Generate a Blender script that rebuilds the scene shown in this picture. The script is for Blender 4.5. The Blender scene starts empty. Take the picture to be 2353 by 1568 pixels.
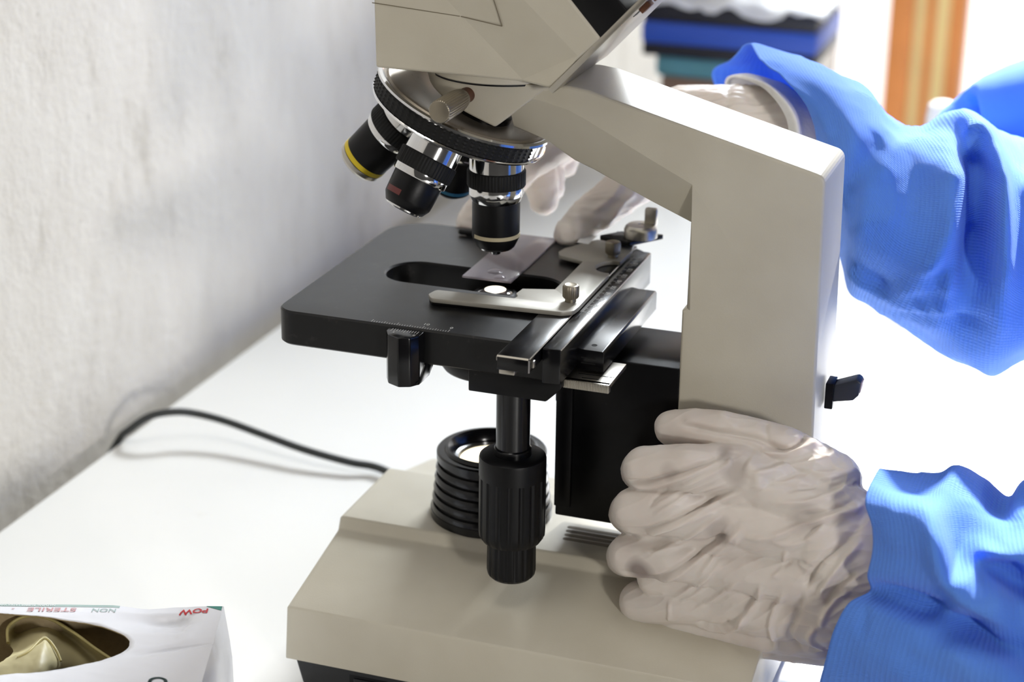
import bpy, bmesh, math, random
from math import sin, cos, pi, radians, sqrt, atan2
from mathutils import Vector, Matrix, noise

# ------------------------------------------------------------------ basics
C = bpy.context.scene.collection
S = 0.001                 # the numbers below are millimetres
ZT = 62.0                 # height of the microscope's reference level above the table top
scene = bpy.context.scene
ORG = {}

def W(p):                 # reference millimetres -> world metres
    return Vector((p[0]*S, p[1]*S, (p[2]+ZT)*S))

# camera (solved from the photograph's vanishing points)
FPX, CX, CY = 4389.0, 1176.5, 784.0
PIT, YAW, ROL = radians(20.784), radians(19.137), radians(0.755)
f0 = Vector((-sin(YAW), cos(YAW), 0)); r0 = Vector((cos(YAW), sin(YAW), 0)); u0 = Vector((0, 0, 1))
fw = f0*cos(PIT) - u0*sin(PIT); up = u0*cos(PIT) + f0*sin(PIT)
RX = r0*cos(ROL) + up*sin(ROL); UX = up*cos(ROL) - r0*sin(ROL)
CAM = Vector((302.463, -845.306, 444.619))

def ray(px, py):
    return RX*((px-CX)/FPX) - UX*((py-CY)/FPX) + fw
def at(px, py, val, ax=1):          # point of the place seen at a photo pixel, on the plane axis = val
    d = ray(px, py)
    return CAM + d*((val-CAM[ax])/d[ax])
def atx(px, py, v): return at(px, py, v, 0)
def atz(px, py, v): return at(px, py, v, 2)

# ------------------------------------------------------------------ objects
def tag(o, label=None, cat=None, group=None, kind=None):
    if label: o['label'] = label
    if cat: o['category'] = cat
    if group: o['group'] = group
    if kind: o['kind'] = kind
    return o

def thing(name, label, cat, base=(0, 0, -ZT), group=None):
    o = bpy.data.objects.new(name, None); C.objects.link(o)
    o.empty_display_size = 0.02
    o.location = W(base); ORG[o.name] = W(base)
    return tag(o, label, cat, group)

def root_of(o):
    while o.parent: o = o.parent
    return o

def mo(name, bm, mat, parent=None, smooth=35, label=None, base=None, recalc=True):
    if parent is not None: org = ORG[root_of(parent).name]
    elif base is not None: org = W(base)
    else: org = Vector((0, 0, 0))
    if recalc: bmesh.ops.recalc_face_normals(bm, faces=bm.faces[:])
    for v in bm.verts: v.co = W(v.co) - org
    me = bpy.data.meshes.new(name); bm.to_mesh(me); bm.free()
    me.polygons.foreach_set('use_smooth', [True]*len(me.polygons))
    me.set_sharp_from_angle(angle=radians(smooth))
    for m in (mat if isinstance(mat, (list, tuple)) else [mat]): me.materials.append(m)
    o = bpy.data.objects.new(name, me); C.objects.link(o)
    if parent is not None: o.parent = parent
    else:
        o.location = org; ORG[o.name] = org
    if label: o['label'] = label
    return o

def merge(dst, src, mi=0):
    me = bpy.data.meshes.new('tmp'); src.to_mesh(me); src.free()
    n0 = len(dst.faces)
    dst.from_mesh(me); bpy.data.meshes.remove(me)
    if mi:
        dst.faces.ensure_lookup_table()
        for f in dst.faces[n0:]: f.material_index = mi

def bevel(bm, w, seg=2, ang=25):
    bmesh.ops.recalc_face_normals(bm, faces=bm.faces[:])
    es = [e for e in bm.edges if len(e.link_faces) == 2 and e.calc_face_angle(0) > radians(ang)]
    if w > 0 and es:
        bmesh.ops.bevel(bm, geom=es, offset=w, offset_type='OFFSET', segments=seg, profile=0.5, affect='EDGES', clamp_overlap=True)

def rounded(pts, rad, n=6):
    """round the corners of a 2D polygon; rad may be one number or one per corner"""
    out = []; m = len(pts)
    for i, p in enumerate(pts):
        r = rad[i] if isinstance(rad, (list, tuple)) else rad
        p = Vector(p[:2]); a = Vector(pts[i-1][:2]) - p; b = Vector(pts[(i+1) % m][:2]) - p
        la, lb = a.length, b.length
        if r <= 0 or la < 1e-6 or lb < 1e-6: out.append(p); continue
        ang = a.angle(b)
        if ang > pi-0.02: out.append(p); continue
        d = min(r/math.tan(ang/2), la*0.48, lb*0.48); rr = d*math.tan(ang/2)
        a.normalize(); b.normalize()
        c = p + (a+b).normalized()*(rr/sin(ang/2))
        s = p + a*d - c; e = p + b*d - c
        t0 = atan2(s.y, s.x); t1 = atan2(e.y, e.x); dt = (t1-t0+pi) % (2*pi) - pi
        for k in range(n+1):
            t = t0 + dt*k/n
            out.append(c + Vector((cos(t), sin(t)))*rr)
    return out

def prism(bm, pts, axis, lo, hi, bev=0.0, seg=2, ang=25, mi=0):
    def mk(a, b, h):
        return {'x': (h, a, b), 'y': (a, h, b), 'z': (a, b, h)}[axis]
    t = bmesh.new()
    lows = [t.verts.new(mk(p[0], p[1], lo)) for p in pts]; his = [t.verts.new(mk(p[0], p[1], hi)) for p in pts]
    t.faces.new(lows); t.faces.new(his[::-1]); n = len(pts)
    for i in range(n): t.faces.new((lows[i], his[i], his[(i+1) % n], lows[(i+1) % n]))
    bevel(t, bev, seg, ang); merge(bm, t, mi)

def box(bm, x0, x1, y0, y1, z0, z1, bev=0.0, seg=2, mi=0):
    prism(bm, [(x0, y0), (x1, y0), (x1, y1), (x0, y1)], 'z', z0, z1, bev, seg, mi=mi)

def frame_of(d):
    d = Vector(d).normalized()
    h = Vector((0, 1, 0)) if abs(d.y) < 0.9 else Vector((1, 0, 0))
    a = h.cross(d).normalized(); b = d.cross(a)
    return a, b, d

def lathe(bm, prof, org, d=(0, 0, 1), seg=64, mod=None, mi=0, caps=True):
    """prof = [(r, h) ...] along direction d from org; mod(r, h, theta) may change the radius"""
    a, b, d = frame_of(d); org = Vector(org); t = bmesh.new(); rings = []
    for r, h in prof:
        if r < 1e-6: rings.append([t.verts.new(org + d*h)])
        else:
            rr = []
            for k in range(seg):
                th = 2*pi*k/seg; q = mod(r, h, th) if mod else r
                rr.append(t.verts.new(org + d*h + (a*cos(th) + b*sin(th))*q))
            rings.append(rr)
    for A, B in zip(rings, rings[1:]):
        for k in range(seg):
            k2 = (k+1) % seg
            if len(A) == 1 and len(B) == 1: continue
            if len(A) == 1: t.faces.new((A[0], B[k2], B[k]))
            elif len(B) == 1: t.faces.new((A[k], A[k2], B[0]))
            else: t.faces.new((A[k], A[k2], B[k2], B[k]))
    if caps:
        if len(rings[0]) > 1: t.faces.new(rings[0][::-1])
        if len(rings[-1]) > 1: t.faces.new(rings[-1])
    bmesh.ops.recalc_face_normals(t, faces=t.faces[:])
    merge(bm, t, mi)

def crom(pts, n=8, closed=False):
    """Catmull-Rom through vectors"""
    pts = [Vector(p) for p in pts]; out = []; m = len(pts)
    def g(i): return pts[i % m] if closed else pts[min(max(i, 0), m-1)]
    for i in range(m if closed else m-1):
        p0, p1, p2, p3 = g(i-1), g(i), g(i+1), g(i+2)
        for k in range(n):
            t = k/n
            out.append(0.5*((2*p1) + (p2-p0)*t + (2*p0-5*p1+4*p2-p3)*t*t + (3*p1-p0-3*p2+p3)*t*t*t))
    if not closed: out.append(pts[-1])
    return out

def tube(bm, pts, rad, seg=16, mi=0):
    pts = [Vector(p) for p in pts]; t = bmesh.new(); rings = []; n = len(pts); a = None
    for i, p in enumerate(pts):
        d = (pts[min(i+1, n-1)] - pts[max(i-1, 0)]).normalized()
        if a is None: a, b, _ = frame_of(d)
        a = (a - d*a.dot(d)).normalized(); b = d.cross(a)
        r = rad[i] if isinstance(rad, (list, tuple)) else rad
        rings.append([t.verts.new(p + (a*cos(2*pi*k/seg) + b*sin(2*pi*k/seg))*r) for k in range(seg)])
    for A, B in zip(rings, rings[1:]):
        for k in range(seg): t.faces.new((A[k], A[(k+1) % seg], B[(k+1) % seg], B[k]))
    t.faces.new(rings[0][::-1]); t.faces.new(rings[-1])
    bmesh.ops.recalc_face_normals(t, faces=t.faces[:]); merge(bm, t, mi)

def capsule(bm, p0, p1, r0_, r1_, seg=20, flat=None):
    """tapered limb between two joints"""
    p0 = Vector(p0); p1 = Vector(p1); a, b, d = frame_of(p1-p0); L = (p1-p0).length
    prof = []
    for k in range(7): t = -pi/2 + (pi/2)*k/6; prof.append((max(r0_*cos(t), 0 if k == 0 else 1e-4), r0_*sin(t)))
    for k in range(7): t = (pi/2)*k/6; prof.append((max(r1_*cos(t), 0 if k == 6 else 1e-4), L + r1_*sin(t)))
    prof[0] = (0, -r0_); prof[-1] = (0, L+r1_)
    lathe(bm, prof, p0, d, seg)

def ellipsoid(bm, c, rx, ry, rz, mat3=None, u=24, v=14):
    t = bmesh.new(); bmesh.ops.create_uvsphere(t, u_segments=u, v_segments=v, radius=1.0)
    for q in t.verts:
        p = Vector((q.co.x*rx, q.co.y*ry, q.co.z*rz))
        if mat3 is not None: p = mat3 @ p
        q.co = p + Vector(c)
    merge(bm, t)

def remeshed(bm, voxel, smooth=6, factor=0.5):
    """one continuous skin over overlapping volumes (reference mm in, reference mm out)"""
    me = bpy.data.meshes.new('tmp'); bm.to_mesh(me); bm.free()
    o = bpy.data.objects.new('tmp', me); C.objects.link(o)
    m = o.modifiers.new('r', 'REMESH'); m.mode = 'VOXEL'; m.voxel_size = voxel
    if smooth:
        s = o.modifiers.new('s', 'SMOOTH'); s.iterations = smooth; s.factor = factor
    dg = bpy.context.evaluated_depsgraph_get()
    me2 = bpy.data.meshes.new_from_object(o.evaluated_get(dg))
    bpy.data.objects.remove(o); bpy.data.meshes.remove(me)
    out = bmesh.new(); out.from_mesh(me2); bpy.data.meshes.remove(me2)
    out.normal_update()
    return out

def text_bm(s, size, origin, xdir, ydir, depth=0.05, align='CENTER', bold=0.0, shear=0.0):
    """lettering as thin solid geometry: origin/xdir/ydir in reference mm"""
    cu = bpy.data.curves.new('tmp', 'FONT'); cu.body = s; cu.size = size; cu.extrude = depth; cu.align_x = align; cu.align_y = 'CENTER'
    cu.offset = bold; cu.resolution_u = 4; cu.shear = shear
    o = bpy.data.objects.new('tmp', cu); C.objects.link(o)
    dg = bpy.context.evaluated_depsgraph_get()
    me = bpy.data.meshes.new_from_object(o.evaluated_get(dg))
    bpy.data.objects.remove(o); bpy.data.curves.remove(cu)
    b = bmesh.new(); b.from_mesh(me); bpy.data.meshes.remove(me)
    x = Vector(xdir).normalized(); y = Vector(ydir).normalized(); z = x.cross(y); org = Vector(origin)
    for v in b.verts: v.co = org + x*v.co.x + y*v.co.y + z*v.co.z
    return b

def mark(bm, p, q, w, nrm=(0, 0, 1), t=0.06):
    """a thin engraved/printed stroke from p to q"""
    p = Vector(p); q = Vector(q); n = Vector(nrm).normalized(); d = (q-p).normalized(); s = n.cross(d)*(w/2)
    vs = [bm.verts.new(v + n*h) for h in (0, t) for v in (p-s, q-s, q+s, p+s)]
    bm.faces.new(vs[4:8]); bm.faces.new(vs[0:4][::-1])
    for i in range(4): bm.faces.new((vs[i], vs[(i+1) % 4], vs[4+(i+1) % 4], vs[4+i]))

# ------------------------------------------------------------------ materials
def srgb(c):
    if isinstance(c, str): c = [int(c[i:i+2], 16)/255 for i in (1, 3, 5)]
    return tuple(x/12.92 if x <= 0.04045 else ((x+0.055)/1.055)**2.4 for x in c) + (1.0,)

def newmat(name):
    m = bpy.data.materials.new(name); m.use_nodes = True
    nt = m.node_tree; b = nt.nodes['Principled BSDF']
    return m, nt, b

def N(nt, typ, **kw):
    n = nt.nodes.new(typ)
    for k, v in kw.items():
        if k in n.inputs: n.inputs[k].default_value = v
        else: setattr(n, k, v)
    return n

def mapped(nt, scale=(1, 1, 1), coord='Object'):
    tc = nt.nodes.new('ShaderNodeTexCoord'); mp = nt.nodes.new('ShaderNodeMapping')
    mp.inputs['Scale'].default_value = scale
    nt.links.new(tc.outputs[coord], mp.inputs['Vector'])
    return mp.outputs['Vector']

def ramp(nt, fac, stops):
    r = nt.nodes.new('ShaderNodeValToRGB'); e = r.color_ramp.elements
    while len(e) < len(stops): e.new(0.5)
    for i, (p, c) in enumerate(stops):
        e[i].position = p; e[i].color = c if len(c) == 4 else tuple(c) + (1,)
    nt.links.new(fac, r.inputs['Fac'])
    return r.outputs['Color']

def mixc(nt, fac, a, b, mode='MIX'):
    m = nt.nodes.new('ShaderNodeMix'); m.data_type = 'RGBA'; m.blend_type = mode
    for k, v in ((0, fac), (6, a), (7, b)):
        if hasattr(v, 'links') or isinstance(v, bpy.types.NodeSocket): nt.links.new(v, m.inputs[k])
        else: m.inputs[k].default_value = v
    return m.outputs[2]

def bump(nt, b, h, strength=0.3, dist=0.0005, prev=None):
    n = nt.nodes.new('ShaderNodeBump'); n.inputs['Strength'].default_value = strength; n.inputs['Distance'].default_value = dist
    nt.links.new(h, n.inputs['Height'])
    if prev is not None: nt.links.new(prev, n.inputs['Normal'])
    nt.links.new(n.outputs['Normal'], b.inputs['Normal'])
    return n.outputs['Normal']

def simple(name, col, rough=0.5, metal=0.0, spec=0.5, var=0.06, vscale=60, bscale=0, bstr=0.1, bdist=0.0003, coat=0.0, dust=None):
    m, nt, b = newmat(name)
    c = srgb(col) if isinstance(col, str) else tuple(col) + (1,) if len(col) == 3 else col
    b.inputs['Roughness'].default_value = rough; b.inputs['Metallic'].default_value = metal
    b.inputs['Specular IOR Level'].default_value = spec; b.inputs['Coat Weight'].default_value = coat
    v = mapped(nt, (1, 1, 1)); nz = N(nt, 'ShaderNodeTexNoise', Scale=vscale, Detail=4.0)
    nt.links.new(v, nz.inputs['Vector'])
    lo = tuple(x*(1-var) for x in c[:3]) + (1,); hi = tuple(min(1, x*(1+var)) for x in c[:3]) + (1,)
    out = ramp(nt, nz.outputs['Fac'], [(0.3, lo), (0.7, hi)])
    if dust:
        n2 = N(nt, 'ShaderNodeTexNoise', Scale=dust[1], Detail=6.0, Roughness=0.7); nt.links.new(v, n2.inputs['Vector'])
        fac = ramp(nt, n2.outputs['Fac'], [(dust[2], (0, 0, 0, 1)), (min(1, dust[2]+0.12), (dust[3],)*3 + (1,))])
        out = mixc(nt, fac, out, srgb(dust[0]))
    nt.links.new(out, b.inputs['Base Color'])
    rr = N(nt, 'ShaderNodeMapRange'); rr.inputs['To Min'].default_value = max(0, rough-0.06); rr.inputs['To Max'].default_value = min(1, rough+0.06)
    nt.links.new(nz.outputs['Fac'], rr.inputs['Value']); nt.links.new(rr.outputs['Result'], b.inputs['Roughness'])
    if bscale:
        nb = N(nt, 'ShaderNodeTexNoise', Scale=bscale, Detail=3.0); nt.links.new(v, nb.inputs['Vector'])
        bump(nt, b, nb.outputs['Fac'], bstr, bdist)
    return m

M = {}
# cream baked enamel with fine orange-peel and a few specks of dirt
def cream():
    m, nt, b = newmat('cream_enamel'); v = mapped(nt)
    n1 = N(nt, 'ShaderNodeTexNoise', Scale=25.0, Detail=3.0); nt.links.new(v, n1.inputs['Vector'])
    c = ramp(nt, n1.outputs['Fac'], [(0.3, srgb('#bab3a2')), (0.7, srgb('#c3bdad'))])
    vo = N(nt, 'ShaderNodeTexVoronoi', Scale=55.0); nt.links.new(v, vo.inputs['Vector'])
    wn = N(nt, 'ShaderNodeTexWhiteNoise'); nt.links.new(vo.outputs['Position'], wn.inputs['Vector'])
    sp = ramp(nt, vo.outputs['Distance'], [(0.028, (1, 1, 1, 1)), (0.04, (0, 0, 0, 1))])
    pick = ramp(nt, wn.outputs['Value'], [(0.90, (0, 0, 0, 1)), (0.91, (1, 1, 1, 1))])
    fac = mixc(nt, 1.0, sp, pick, 'MULTIPLY')
    c = mixc(nt, fac, c, srgb('#4a3b2a'))
    nt.links.new(c, b.inputs['Base Color'])
    b.inputs['Roughness'].default_value = 0.38; b.inputs['Specular IOR Level'].default_value = 0.32
    nb = N(nt, 'ShaderNodeTexNoise', Scale=1400.0, Detail=2.0); nt.links.new(v, nb.inputs['Vector'])
    bump(nt, b, nb.outputs['Fac'], 0.12, 0.0004)
    return m
M['cream'] = cream()
M['black'] = simple('black_enamel', '#08080a', 0.3, 0, 0.22, 0.12, 40, 900, 0.06, 0.0002, dust=('#5a5855', 160, 0.66, 0.35))
M['stage'] = simple('worn_black_stage', '#121213', 0.36, 0, 0.3, 0.12, 40, 900, 0.05, 0.0002, dust=('#4a4744', 90, 0.6, 0.3))
M['black_gloss'] = simple('black_gloss', '#09090c', 0.2, 0, 0.4, 0.1, 60, 0, dust=('#777370', 500, 0.7, 0.25))
M['black_matte'] = simple('black_matte', '#09090b', 0.42, 0, 0.25, 0.15, 60, 700, 0.1)
M['rubber'] = simple('black_rubber', '#0d0d0d', 0.6, 0, 0.3, 0.2, 120, 1200, 0.15)
M['foot'] = simple('dark_foot', '#1d1e20', 0.55, 0, 0.4, 0.12, 60, 900, 0.15)
M['chrome'] = simple('chrome', '#dcdcdc', 0.1, 1.0, 0.5, 0.03, 60, dust=('#6d5a45', 300, 0.72, 0.4))
M['steel'] = simple('satin_steel', '#b9b4aa', 0.33, 1.0, 0.5, 0.06, 90, 1500, 0.08, dust=('#6b5c48', 260, 0.68, 0.4))
M['screw'] = simple('dull_nickel', '#8f8778', 0.38, 0.9, 0.5, 0.08, 120)
M['clip'] = simple('clip_metal', '#9c988e', 0.5, 0.35, 0.5, 0.05, 120, 2000, 0.1, dust=('#7a6c58', 330, 0.68, 0.4))
M['bronze'] = simple('brown_metal', '#8d8477', 0.42, 0.75, 0.5, 0.1, 60, 900, 0.06, dust=('#4c4034', 120, 0.6, 0.5))
M['rust'] = simple('rusty_metal', '#6d4a38', 0.5, 0.7, 0.5, 0.25, 200, 900, 0.3)
M['brass'] = simple('brass', '#b08a45', 0.3, 1.0, 0.5, 0.1, 90)
M['marks'] = simple('white_marks', '#c9c9c6', 0.6, 0, 0.3, 0.02, 60)
M['yellow'] = simple('yellow_band', '#c9b020', 0.45, 0, 0.4, 0.08, 90)
M['redband'] = simple('red_band', '#5a2a28', 0.45, 0, 0.4, 0.1, 90)
M['blueband'] = simple('blue_band', '#3f86ad', 0.45, 0, 0.4, 0.08, 90)
M['ivory'] = simple('ivory_band', '#c4b898', 0.5, 0, 0.4, 0.06, 90)
M['cable'] = simple('cable_sheath', '#2e302f', 0.5, 0, 0.4, 0.08, 60)
M['table'] = simple('white_laminate', '#e3e2de', 0.38, 0, 0.5, 0.015, 8, 500, 0.03, dust=('#cfc9bf', 14, 0.64, 0.35))
M['card'] = simple('glossy_card', '#e2e2e6', 0.2, 0, 0.5, 0.01, 60)
M['cardin'] = simple('grey_board', '#a39375', 0.9, 0, 0.1, 0.1, 300)
M['green'] = simple('green_print', '#2f8072', 0.4, 0, 0.4, 0.05, 90)
M['red'] = simple('red_print', '#c02a30', 0.4, 0, 0.4, 0.05, 90)
M['pink'] = simple('faded_red_print', '#c99a9c', 0.4, 0, 0.4, 0.05, 90)
M['grey_print'] = simple('grey_green_print', '#9fb3ae', 0.4, 0, 0.4, 0.05, 90)
M['dgreen'] = simple('dark_green_print', '#2b4a48', 0.4, 0, 0.4, 0.05, 90)
M['switch'] = simple('switch_grey', '#2c2f36', 0.35, 0, 0.5, 0.1, 60)
M['white'] = simple('white_plastic', '#eeeeee', 0.5, 0, 0.4, 0.02, 30)

def wallmat():
    m, nt, b = newmat('limewashed_plaster'); v = mapped(nt)
    vs = mapped(nt, (34, 34, 13)); n1 = N(nt, 'ShaderNodeTexNoise', Scale=1.0, Detail=7.0, Roughness=0.65); nt.links.new(vs, n1.inputs['Vector'])
    c = ramp(nt, n1.outputs['Fac'], [(0.24, srgb('#c3bdb2')), (0.41, srgb('#ded9d0')), (0.7, srgb('#e6e2da'))])
    n2 = N(nt, 'ShaderNodeTexNoise', Scale=60.0, Detail=4.0, Roughness=0.6); nt.links.new(v, n2.inputs['Vector'])
    f = ramp(nt, n2.outputs['Fac'], [(0.69, (0, 0, 0, 1)), (0.78, (0.6, 0.6, 0.6, 1))])
    c = mixc(nt, f, c, srgb('#7d776c')); nt.links.new(c, b.inputs['Base Color'])
    b.inputs['Roughness'].default_value = 0.9; b.inputs['Specular IOR Level'].default_value = 0.15
    n3 = N(nt, 'ShaderNodeTexNoise', Scale=150.0, Detail=6.0); nt.links.new(v, n3.inputs['Vector'])
    p = bump(nt, b, n1.outputs['Fac'], 0.3, 0.003); bump(nt, b, n3.outputs['Fac'], 0.6, 0.0012, p)
    return m
M['wall'] = wallmat()
M['back_wall'] = simple('white_plaster', '#efeeea', 0.9, 0, 0.2, 0.02, 6, 80, 0.1)
M['floor'] = simple('pale_floor', '#e4e0d8', 0.6, 0, 0.3, 0.03, 4)

def glovemat(name='latex_glove', stains=()):
    m, nt, b = newmat(name); v = mapped(nt)
    n1 = N(nt, 'ShaderNodeTexNoise', Scale=30.0, Detail=4.0); nt.links.new(v, n1.inputs['Vector'])
    c = ramp(nt, n1.outputs['Fac'], [(0.3, srgb('#cfc4bc')), (0.7, srgb('#dbd3cb'))])
    n2 = N(nt, 'ShaderNodeTexNoise', Scale=42.0, Detail=2.0); nt.links.new(v, n2.inputs['Vector'])
    f = ramp(nt, n2.outputs['Fac'], [(0.71, (0, 0, 0, 1)), (0.80, (0.18,)*3 + (1,))])
    c = mixc(nt, f, c, srgb('#7c6d6c'))
    for (sx_, sy_, sz_), sr, st in stains:          # brown/grey dirt marks: centre (m, object space), radius, strength
        sb = N(nt, 'ShaderNodeVectorMath', operation='SUBTRACT'); nt.links.new(v, sb.inputs[0]); sb.inputs[1].default_value = (sx_, sy_, sz_)
        ml = N(nt, 'ShaderNodeVectorMath', operation='MULTIPLY'); nt.links.new(sb.outputs[0], ml.inputs[0]); ml.inputs[1].default_value = (1, 0.4, 1)
        ln = N(nt, 'ShaderNodeVectorMath', operation='LENGTH'); nt.links.new(ml.outputs[0], ln.inputs[0])
        ad = N(nt, 'ShaderNodeMath', operation='MULTIPLY_ADD'); nt.links.new(n2.outputs['Fac'], ad.inputs[0]); ad.inputs[1].default_value = -sr*1.2; nt.links.new(ln.outputs['Value'], ad.inputs[2])
        dv = N(nt, 'ShaderNodeMath', operation='DIVIDE'); nt.links.new(ad.outputs[0], dv.inputs[0]); dv.inputs[1].default_value = sr
        ff = ramp(nt, dv.outputs[0], [(0.05, (st,)*3 + (1,)), (0.75, (0, 0, 0, 1))]); c = mixc(nt, ff, c, srgb('#5d4a48'))
    nt.links.new(c, b.inputs['Base Color'])
    b.inputs['Roughness'].default_value = 0.55; b.inputs['Specular IOR Level'].default_value = 0.35
    b.inputs['Subsurface Weight'].default_value = 0.25; b.inputs['Subsurface Radius'].default_value = (0.004, 0.002, 0.0015); b.inputs['Subsurface Scale'].default_value = 1.0
    b.inputs['Roughness'].default_value = 0.46; b.inputs['Specular IOR Level'].default_value = 0.45
    v2 = nt.nodes.new('ShaderNodeMapping'); v2.inputs['Rotation'].default_value = (0, radians(20), 0); v2.inputs['Scale'].default_value = (26, 60, 150); nt.links.new(v, v2.inputs['Vector'])
    n4 = N(nt, 'ShaderNodeTexNoise', Scale=1.0, Detail=3.0, Roughness=0.5, Distortion=0.6); n4.noise_type = 'RIDGED_MULTIFRACTAL' if hasattr(n4, 'noise_type') else 'FBM'; nt.links.new(v2.outputs['Vector'], n4.inputs['Vector'])
    n3 = N(nt, 'ShaderNodeTexNoise', Scale=260.0, Detail=4.0); nt.links.new(v, n3.inputs['Vector'])
    p = bump(nt, b, n4.outputs['Fac'], 0.28, 0.0012); bump(nt, b, n3.outputs['Fac'], 0.12, 0.0006, p)
    return m
M['glove'] = glovemat()

def gownmat():
    m, nt, b = newmat('blue_nonwoven'); out = nt.nodes['Material Output']
    tc = nt.nodes.new('ShaderNodeTexCoord'); v = mapped(nt)
    n1 = N(nt, 'ShaderNodeTexNoise', Scale=14.0, Detail=3.0); nt.links.new(v, n1.inputs['Vector'])
    c = ramp(nt, n1.outputs['Fac'], [(0.3, srgb('#639bf8')), (0.7, srgb('#70a5fa'))])
    nt.links.new(c, b.inputs['Base Color']); b.inputs['Roughness'].default_value = 0.8; b.inputs['Specular IOR Level'].default_value = 0.2
    b.inputs['Sheen Weight'].default_value = 0.15
    # honeycomb of pressed dimples, from UVs in metres
    mp = nt.nodes.new('ShaderNodeMapping'); mp.inputs['Scale'].default_value = (440, 440, 440); nt.links.new(tc.outputs['UV'], mp.inputs['Vector'])
    vo = N(nt, 'ShaderNodeTexVoronoi', Scale=1.0, Randomness=0.12); vo.voronoi_dimensions = '2D'; nt.links.new(mp.outputs['Vector'], vo.inputs['Vector'])
    p = bump(nt, b, vo.outputs['Distance'], 0.6, 0.0009)
    tr = nt.nodes.new('ShaderNodeBsdfTranslucent'); nt.links.new(c, tr.inputs['Color'])
    mx = nt.nodes.new('ShaderNodeMixShader'); mx.inputs[0].default_value = 0.28
    nt.links.new(b.outputs[0], mx.inputs[1]); nt.links.new(tr.outputs[0], mx.inputs[2]); nt.links.new(mx.outputs[0], out.inputs['Surface'])
    return m
M['gown'] = gownmat()
M['knit'] = simple('white_knit', '#dedcda', 0.9, 0, 0.1, 0.04, 300, 900, 0.4, 0.0006)

def glassmat(name, col, rough=0.02, alpha_mix=0.75, tint=0.0):
    """thin clear glass: mostly see-through with a reflecting surface"""
    m, nt, b = newmat(name); out = nt.nodes['Material Output']
    b.inputs['Base Color'].default_value = srgb(col); b.inputs['Roughness'].default_value = rough
    t = nt.nodes.new('ShaderNodeBsdfTransparent'); t.inputs['Color'].default_value = (0.93, 0.92, 0.93, 1)
    fr = nt.nodes.new('ShaderNodeFresnel'); fr.inputs['IOR'].default_value = 1.5
    ad = N(nt, 'ShaderNodeMath', operation='ADD'); ad.inputs[1].default_value = 1-alpha_mix; ad.use_clamp = True
    nt.links.new(fr.outputs[0], ad.inputs[0])
    mx = nt.nodes.new('ShaderNodeMixShader'); nt.links.new(ad.outputs[0], mx.inputs[0]); nt.links.new(t.outputs[0], mx.inputs[1]); nt.links.new(b.outputs[0], mx.inputs[2])
    nt.links.new(mx.outputs[0], out.inputs['Surface'])
    return m
M['slide'] = glassmat('slide_glass', '#c3bac2', 0.05, 0.66)
M['latexbox'] = glassmat('thin_latex', '#d6cb9e', 0.45, 0.46)
M['latexrim'] = simple('latex_rim', '#b3a66e', 0.5)

def lampmat(name, col, strength):
    m, nt, b = newmat(name); b.inputs['Base Color'].default_value = srgb(col); b.inputs['Roughness'].default_value = 0.25
    b.inputs['Emission Color'].default_value = srgb(col); b.inputs['Emission Strength'].default_value = strength
    return m
M['lamp'] = lampmat('lit_lens', '#fff0cf', 1.6)
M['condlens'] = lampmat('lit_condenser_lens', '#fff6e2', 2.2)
M['lens'] = simple('front_lens', '#f4f0e4', 0.08, 0.3, 0.8, 0.02, 60)

def P3(px, py, y):
    d = ray(px, py); k = (y-CAM.y)/d.y; return CAM + d*k

# ================================================================== MICROSCOPE
mic = thing('microscope', 'cream compound microscope with black stage and four objectives standing on the white table', 'microscope', (45, 0, -ZT))

# ---- base shell: broad sloping sides, a step and a flat raised deck
b = bmesh.new()
sec = [(-98.5, -40), (-95, -12.5), (-35, 2.5), (-32, 8.5), (32, 8.5), (35, 2.5), (95, -12.5), (98.5, -40)]
t = bmesh.new(); rings = []
for x, k in ((-74.2, 0), (-71, 1), (150, 1), (158, 0)):
    ring = []
    for y, z in sec:
        if k == 0: ring.append(t.verts.new((x + (1.2 if z > 0 else 0)*(1 if x < 0 else -1), y*0.985, z-1.2)))
        else: ring.append(t.verts.new((x, y, z)))
    rings.append(ring)
for A, B in zip(rings, rings[1:]):
    for i in range(8): t.faces.new((A[i], A[(i+1) % 8], B[(i+1) % 8], B[i]))
t.faces.new(rings[0][::-1]); t.faces.new(rings[-1])
bevel(t, 2.2, 3, 12); merge(b, t)
base = mo('base', b, M['cream'], mic, 30)
# ventilation slots: thin brown strips laid on the deck
b = bmesh.new()
for k in range(4):
    y = -2.6 - k*4.4
    prism(b, rounded([(41.5+0.6*k, y-1.35), (99, y-1.35), (99, y+1.35), (41.5+0.6*k, y+1.35)], 1.3), 'z', 8.3, 8.62)
mo('vent_slot', b, simple('vent_brown', '#7a7060', 0.8), base, label='row of dark ventilation slots in the deck')
# black foot under the shell, with feet and the rocker switch
b = bmesh.new(); t = bmesh.new(); rr = []
for z, i in ((-38.5, 3.0), (-58, 6.2)):
    rr.append([t.verts.new(q) for q in ((-74+i, -98+i, z), (158-i, -98+i, z), (158-i, 98-i, z), (-74+i, 98-i, z))])
for i in range(4): t.faces.new((rr[0][i], rr[0][(i+1) % 4], rr[1][(i+1) % 4], rr[1][i]))
t.faces.new(rr[0]); t.faces.new(rr[1][::-1]); bevel(t, 2.5, 2, 40); merge(b, t)
foot = mo('foot', b, M['foot'], mic)
for sx in (-52, 136):
    for sy in (-76, 76):
        b = bmesh.new(); lathe(b, [(9, 0), (9, 4.6), (8, 5.4)], (sx, sy, -62), (0, 0, 1), 32); mo('rubber_pad', b, M['rubber'], foot)
b = bmesh.new()
prism(b, [(-41, -56), (-20, -56), (-20, -44.5), (-41, -44.5)], 'y', -94.2, -88, 0.5)
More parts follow.
